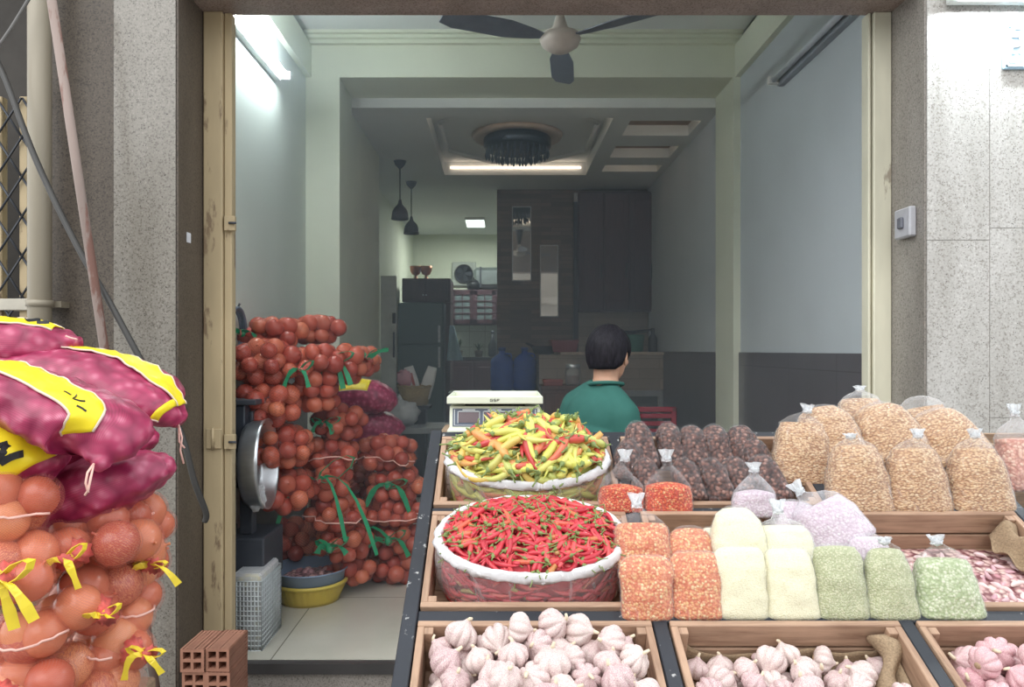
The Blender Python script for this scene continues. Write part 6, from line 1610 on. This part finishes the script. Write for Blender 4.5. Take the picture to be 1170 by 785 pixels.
for s in (-1, 1):
    sh = tp(s*SH, 0, -.130); el = tp(s*(SH+.055), .06, -.355); wr = tp(s*.12, .285, -.425)
    caps(body, [(tp(s*.04, 0, -.045), .050), (sh, .056), (sh.lerp(el, .5), .044), (el, .037), (el.lerp(wr, .4), .035), (wr, .024)])
    hand(body, wr, (wr-el)*1.0, Vector((0, 0, 1)), s)
    arms.append((sh, el))
    h = tp(s*.085, .05, 0); h.z = SEATZ+.085; kn = tp(s*.13, .46, 0); kn.z = SEATZ+.06; an = tp(s*.13, .42, 0); an.z = FZ+.085
    caps(body, [(h, .088), (h.lerp(kn, .5), .075), (kn, .056), (kn.lerp(an, .35), .054), (an, .036)])
    toe = tp(s*.145, .60, 0); toe.z = FZ+.022
    caps(body, [(an+Vector((0, 0, -.045)), .036), (an.lerp(toe, .55)*Vector((1, 1, 0))+Vector((0, 0, FZ+.034)), .036), (toe, .022)])
lowz = hip.z
skin = plain('skin', (206, 160, 134), .5, .05, 30)
skin.node_tree.nodes['Principled BSDF'].inputs['Subsurface Weight'].default_value = .08
skin.node_tree.nodes['Principled BSDF'].inputs['Subsurface Radius'].default_value = (.012, .005, .003)
bo = remesh('body', body, skin, person, .0055, 4)
for s in (-1, 1):
    part('eye', MB().ball((0, 0, 0), .012, 12, 8, HM @ Matrix.Translation((s*.031, .0795, -.004))), plain('eye_white', (226, 222, 216), .2), person, True)
    part('pupil', MB().ball((0, 0, 0), .0055, 10, 6, HM @ Matrix.Translation((s*.031, .0885, -.004))), G['black'], person, True)
# hair: thick cap with short sides, down to the nape
rs = []; NU = 64
def hairline(a):       # a=0 is the face, pi the nape; lowest height of the hair
    b_ = abs(((a+PI) % (2*PI))-PI)/PI
    pts = [(0, .055), (.22, .045), (.34, .0), (.40, -.030), (.46, .012), (.52, .006), (.58, -.050), (.72, -.074), (1, -.078)]
    for (x0, y0), (x1, y1) in zip(pts, pts[1:]):
        if b_ <= x1: u = (b_-x0)/(x1-x0); return y0+(y1-y0)*u
    return pts[-1][1]
for i in range(23):
    t_ = i/22; ring = []
    for j in range(NU):
        a = 2*PI*j/NU; dx, dy = math.sin(a), math.cos(a)
        zl = hairline(a); ztop_ = .126; z = ztop_-(ztop_-zl)*(1-math.cos(t_*PI/2)) if t_ < 1 else zl
        zc = z-.018; prof = math.sqrt(max(0, 1-(max(0, zc)/.109)**2)) if zc > 0 else 1-.9*max(0, -zc-.02)**1.0*1.9
        n_ = noise.noise(Vector((dx*6, dy*6, z*14)))*.0035+noise.noise(Vector((dx*28, dy*28, z*9)))*.0025
        ex = 1.0 if t_ < .93 else (.965 if t_ < .97 else .93)
        ring.append(HM @ Vector((dx*(.096*prof*ex+n_), dy*(.106*prof*ex+n_)-.012, z)))
    rs.append(ring)
inner = [[HM @ Vector(((HM.inverted() @ p).x*.88, ((HM.inverted() @ p).y+.012)*.88-.012, (HM.inverted() @ p).z+.006)) for p in rs[-1]]]
hm, nt_, N_, L_, b__ = new_mat('black_hair')
v_ = coords(N_, L_, (1, 1, .15)); n__ = ntex(N_, L_, v_, 160, 3); r__ = ramp(N_, [(.3, (16, 15, 20)), (.7, (40, 38, 46))]); L_.new(n__.outputs[0], r__.inputs[0]); L_.new(r__.outputs[0], b__.inputs['Base Color']); b__.inputs['Roughness'].default_value = .6; b__.inputs['Specular IOR Level'].default_value = .2; bump(N_, L_, n__.outputs[0], b__, .6, .003)
part('hair', MB().rings(rs+inner, True, True), hm, person, True)
# t-shirt
sh_ = MB()
for z, y, rx, ry in ((-.085, -.010, .090, .068), (-.15, -.012, .145, .110), (-.25, -.010, .158, .122), (-.35, .003, .160, .128), (-.45, .03, .168, .134), (-.53, .05, .178, .138)):
    sh_.ball((0, 0, 0), (rx, ry, .085 if z > -.1 else .125), 28, 14, TM @ Matrix.Translation((0, y, z)))
for (a, b_), s in zip(arms, (-1, 1)): caps(sh_, [(tp(s*.035, -.005, -.055), .062), (a, .074), (a.lerp(b_, .40), .078), (a.lerp(b_, .72), .074)])
caps(sh_, [(NB+Vector((0, -.004, -.060)), .072), (NB+Vector((-.01, -.004, -.09)), .09)])
tm = plain('dark_green_cotton', (44, 98, 90), .85, .06, 6)
so_ = remesh('t_shirt', sh_, tm, person, .0065, 14)
for v in so_.data.vertices:
    p = v.co; n_ = noise.noise(Vector((p.x*9+p.z*5, p.y*9, p.z*4)))*.006+noise.noise(Vector((p.x*22, p.y*22+p.z*14, p.z*6)))*.002
    v.co = p+v.normal*n_
nk = NB+Vector((0, -.004, -.004))
part('collar', MB().tube([nk+Vector((.070*math.cos(2*PI*k/32), .066*math.sin(2*PI*k/32), .010*math.cos(2*PI*k/32-1.5)*-1-.006)) for k in range(33)], .0085, 8, flat=1.3), tm, so_, True)
# trousers
tr_ = MB()
tr_.ball((0, 0, 0), (.178, .135, .11), 24, 14, Matrix.Translation((hip.x, hip.y, SEATZ+.10)) @ Matrix.Rotation(tyaw, 4, 'Z'))
for s in (-1, 1):
    h = tp(s*.085, .05, 0); h.z = SEATZ+.088; kn = tp(s*.13, .46, 0); kn.z = SEATZ+.062; an = tp(s*.13, .42, 0); an.z = FZ+.11
    caps(tr_, [(h, .100), (h.lerp(kn, .5), .088), (kn, .070), (kn.lerp(an, .4), .066), (an, .058)])
remesh('trousers', tr_, plain('dark_trousers', (44, 46, 56), .85, .08, 8), person, .008, 4)
# stool
t = thing('stool', 'plastic stool under the seated person', 'stool', (hip.x, hip.y, FZ)); m = plain('stool_plastic', (150, 52, 52), .4, .05)
part('seat', MB().box((hip.x, hip.y, SEATZ-.02), (.33, .33, .03), (0, 0, tyaw), .012, seg=2), m, t, True)
for sx in (-1, 1):
    for sy in (-1, 1):
        R_ = Matrix.Rotation(tyaw, 3, 'Z'); a = Vector((hip.x, hip.y, SEATZ-.03))+R_ @ Vector((sx*.135, sy*.135, 0)); b_ = Vector((hip.x, hip.y, FZ))+R_ @ Vector((sx*.165, sy*.165, 0))
        part('leg', MB().tube([a, b_], [.022, .017], 8), m, t, True)
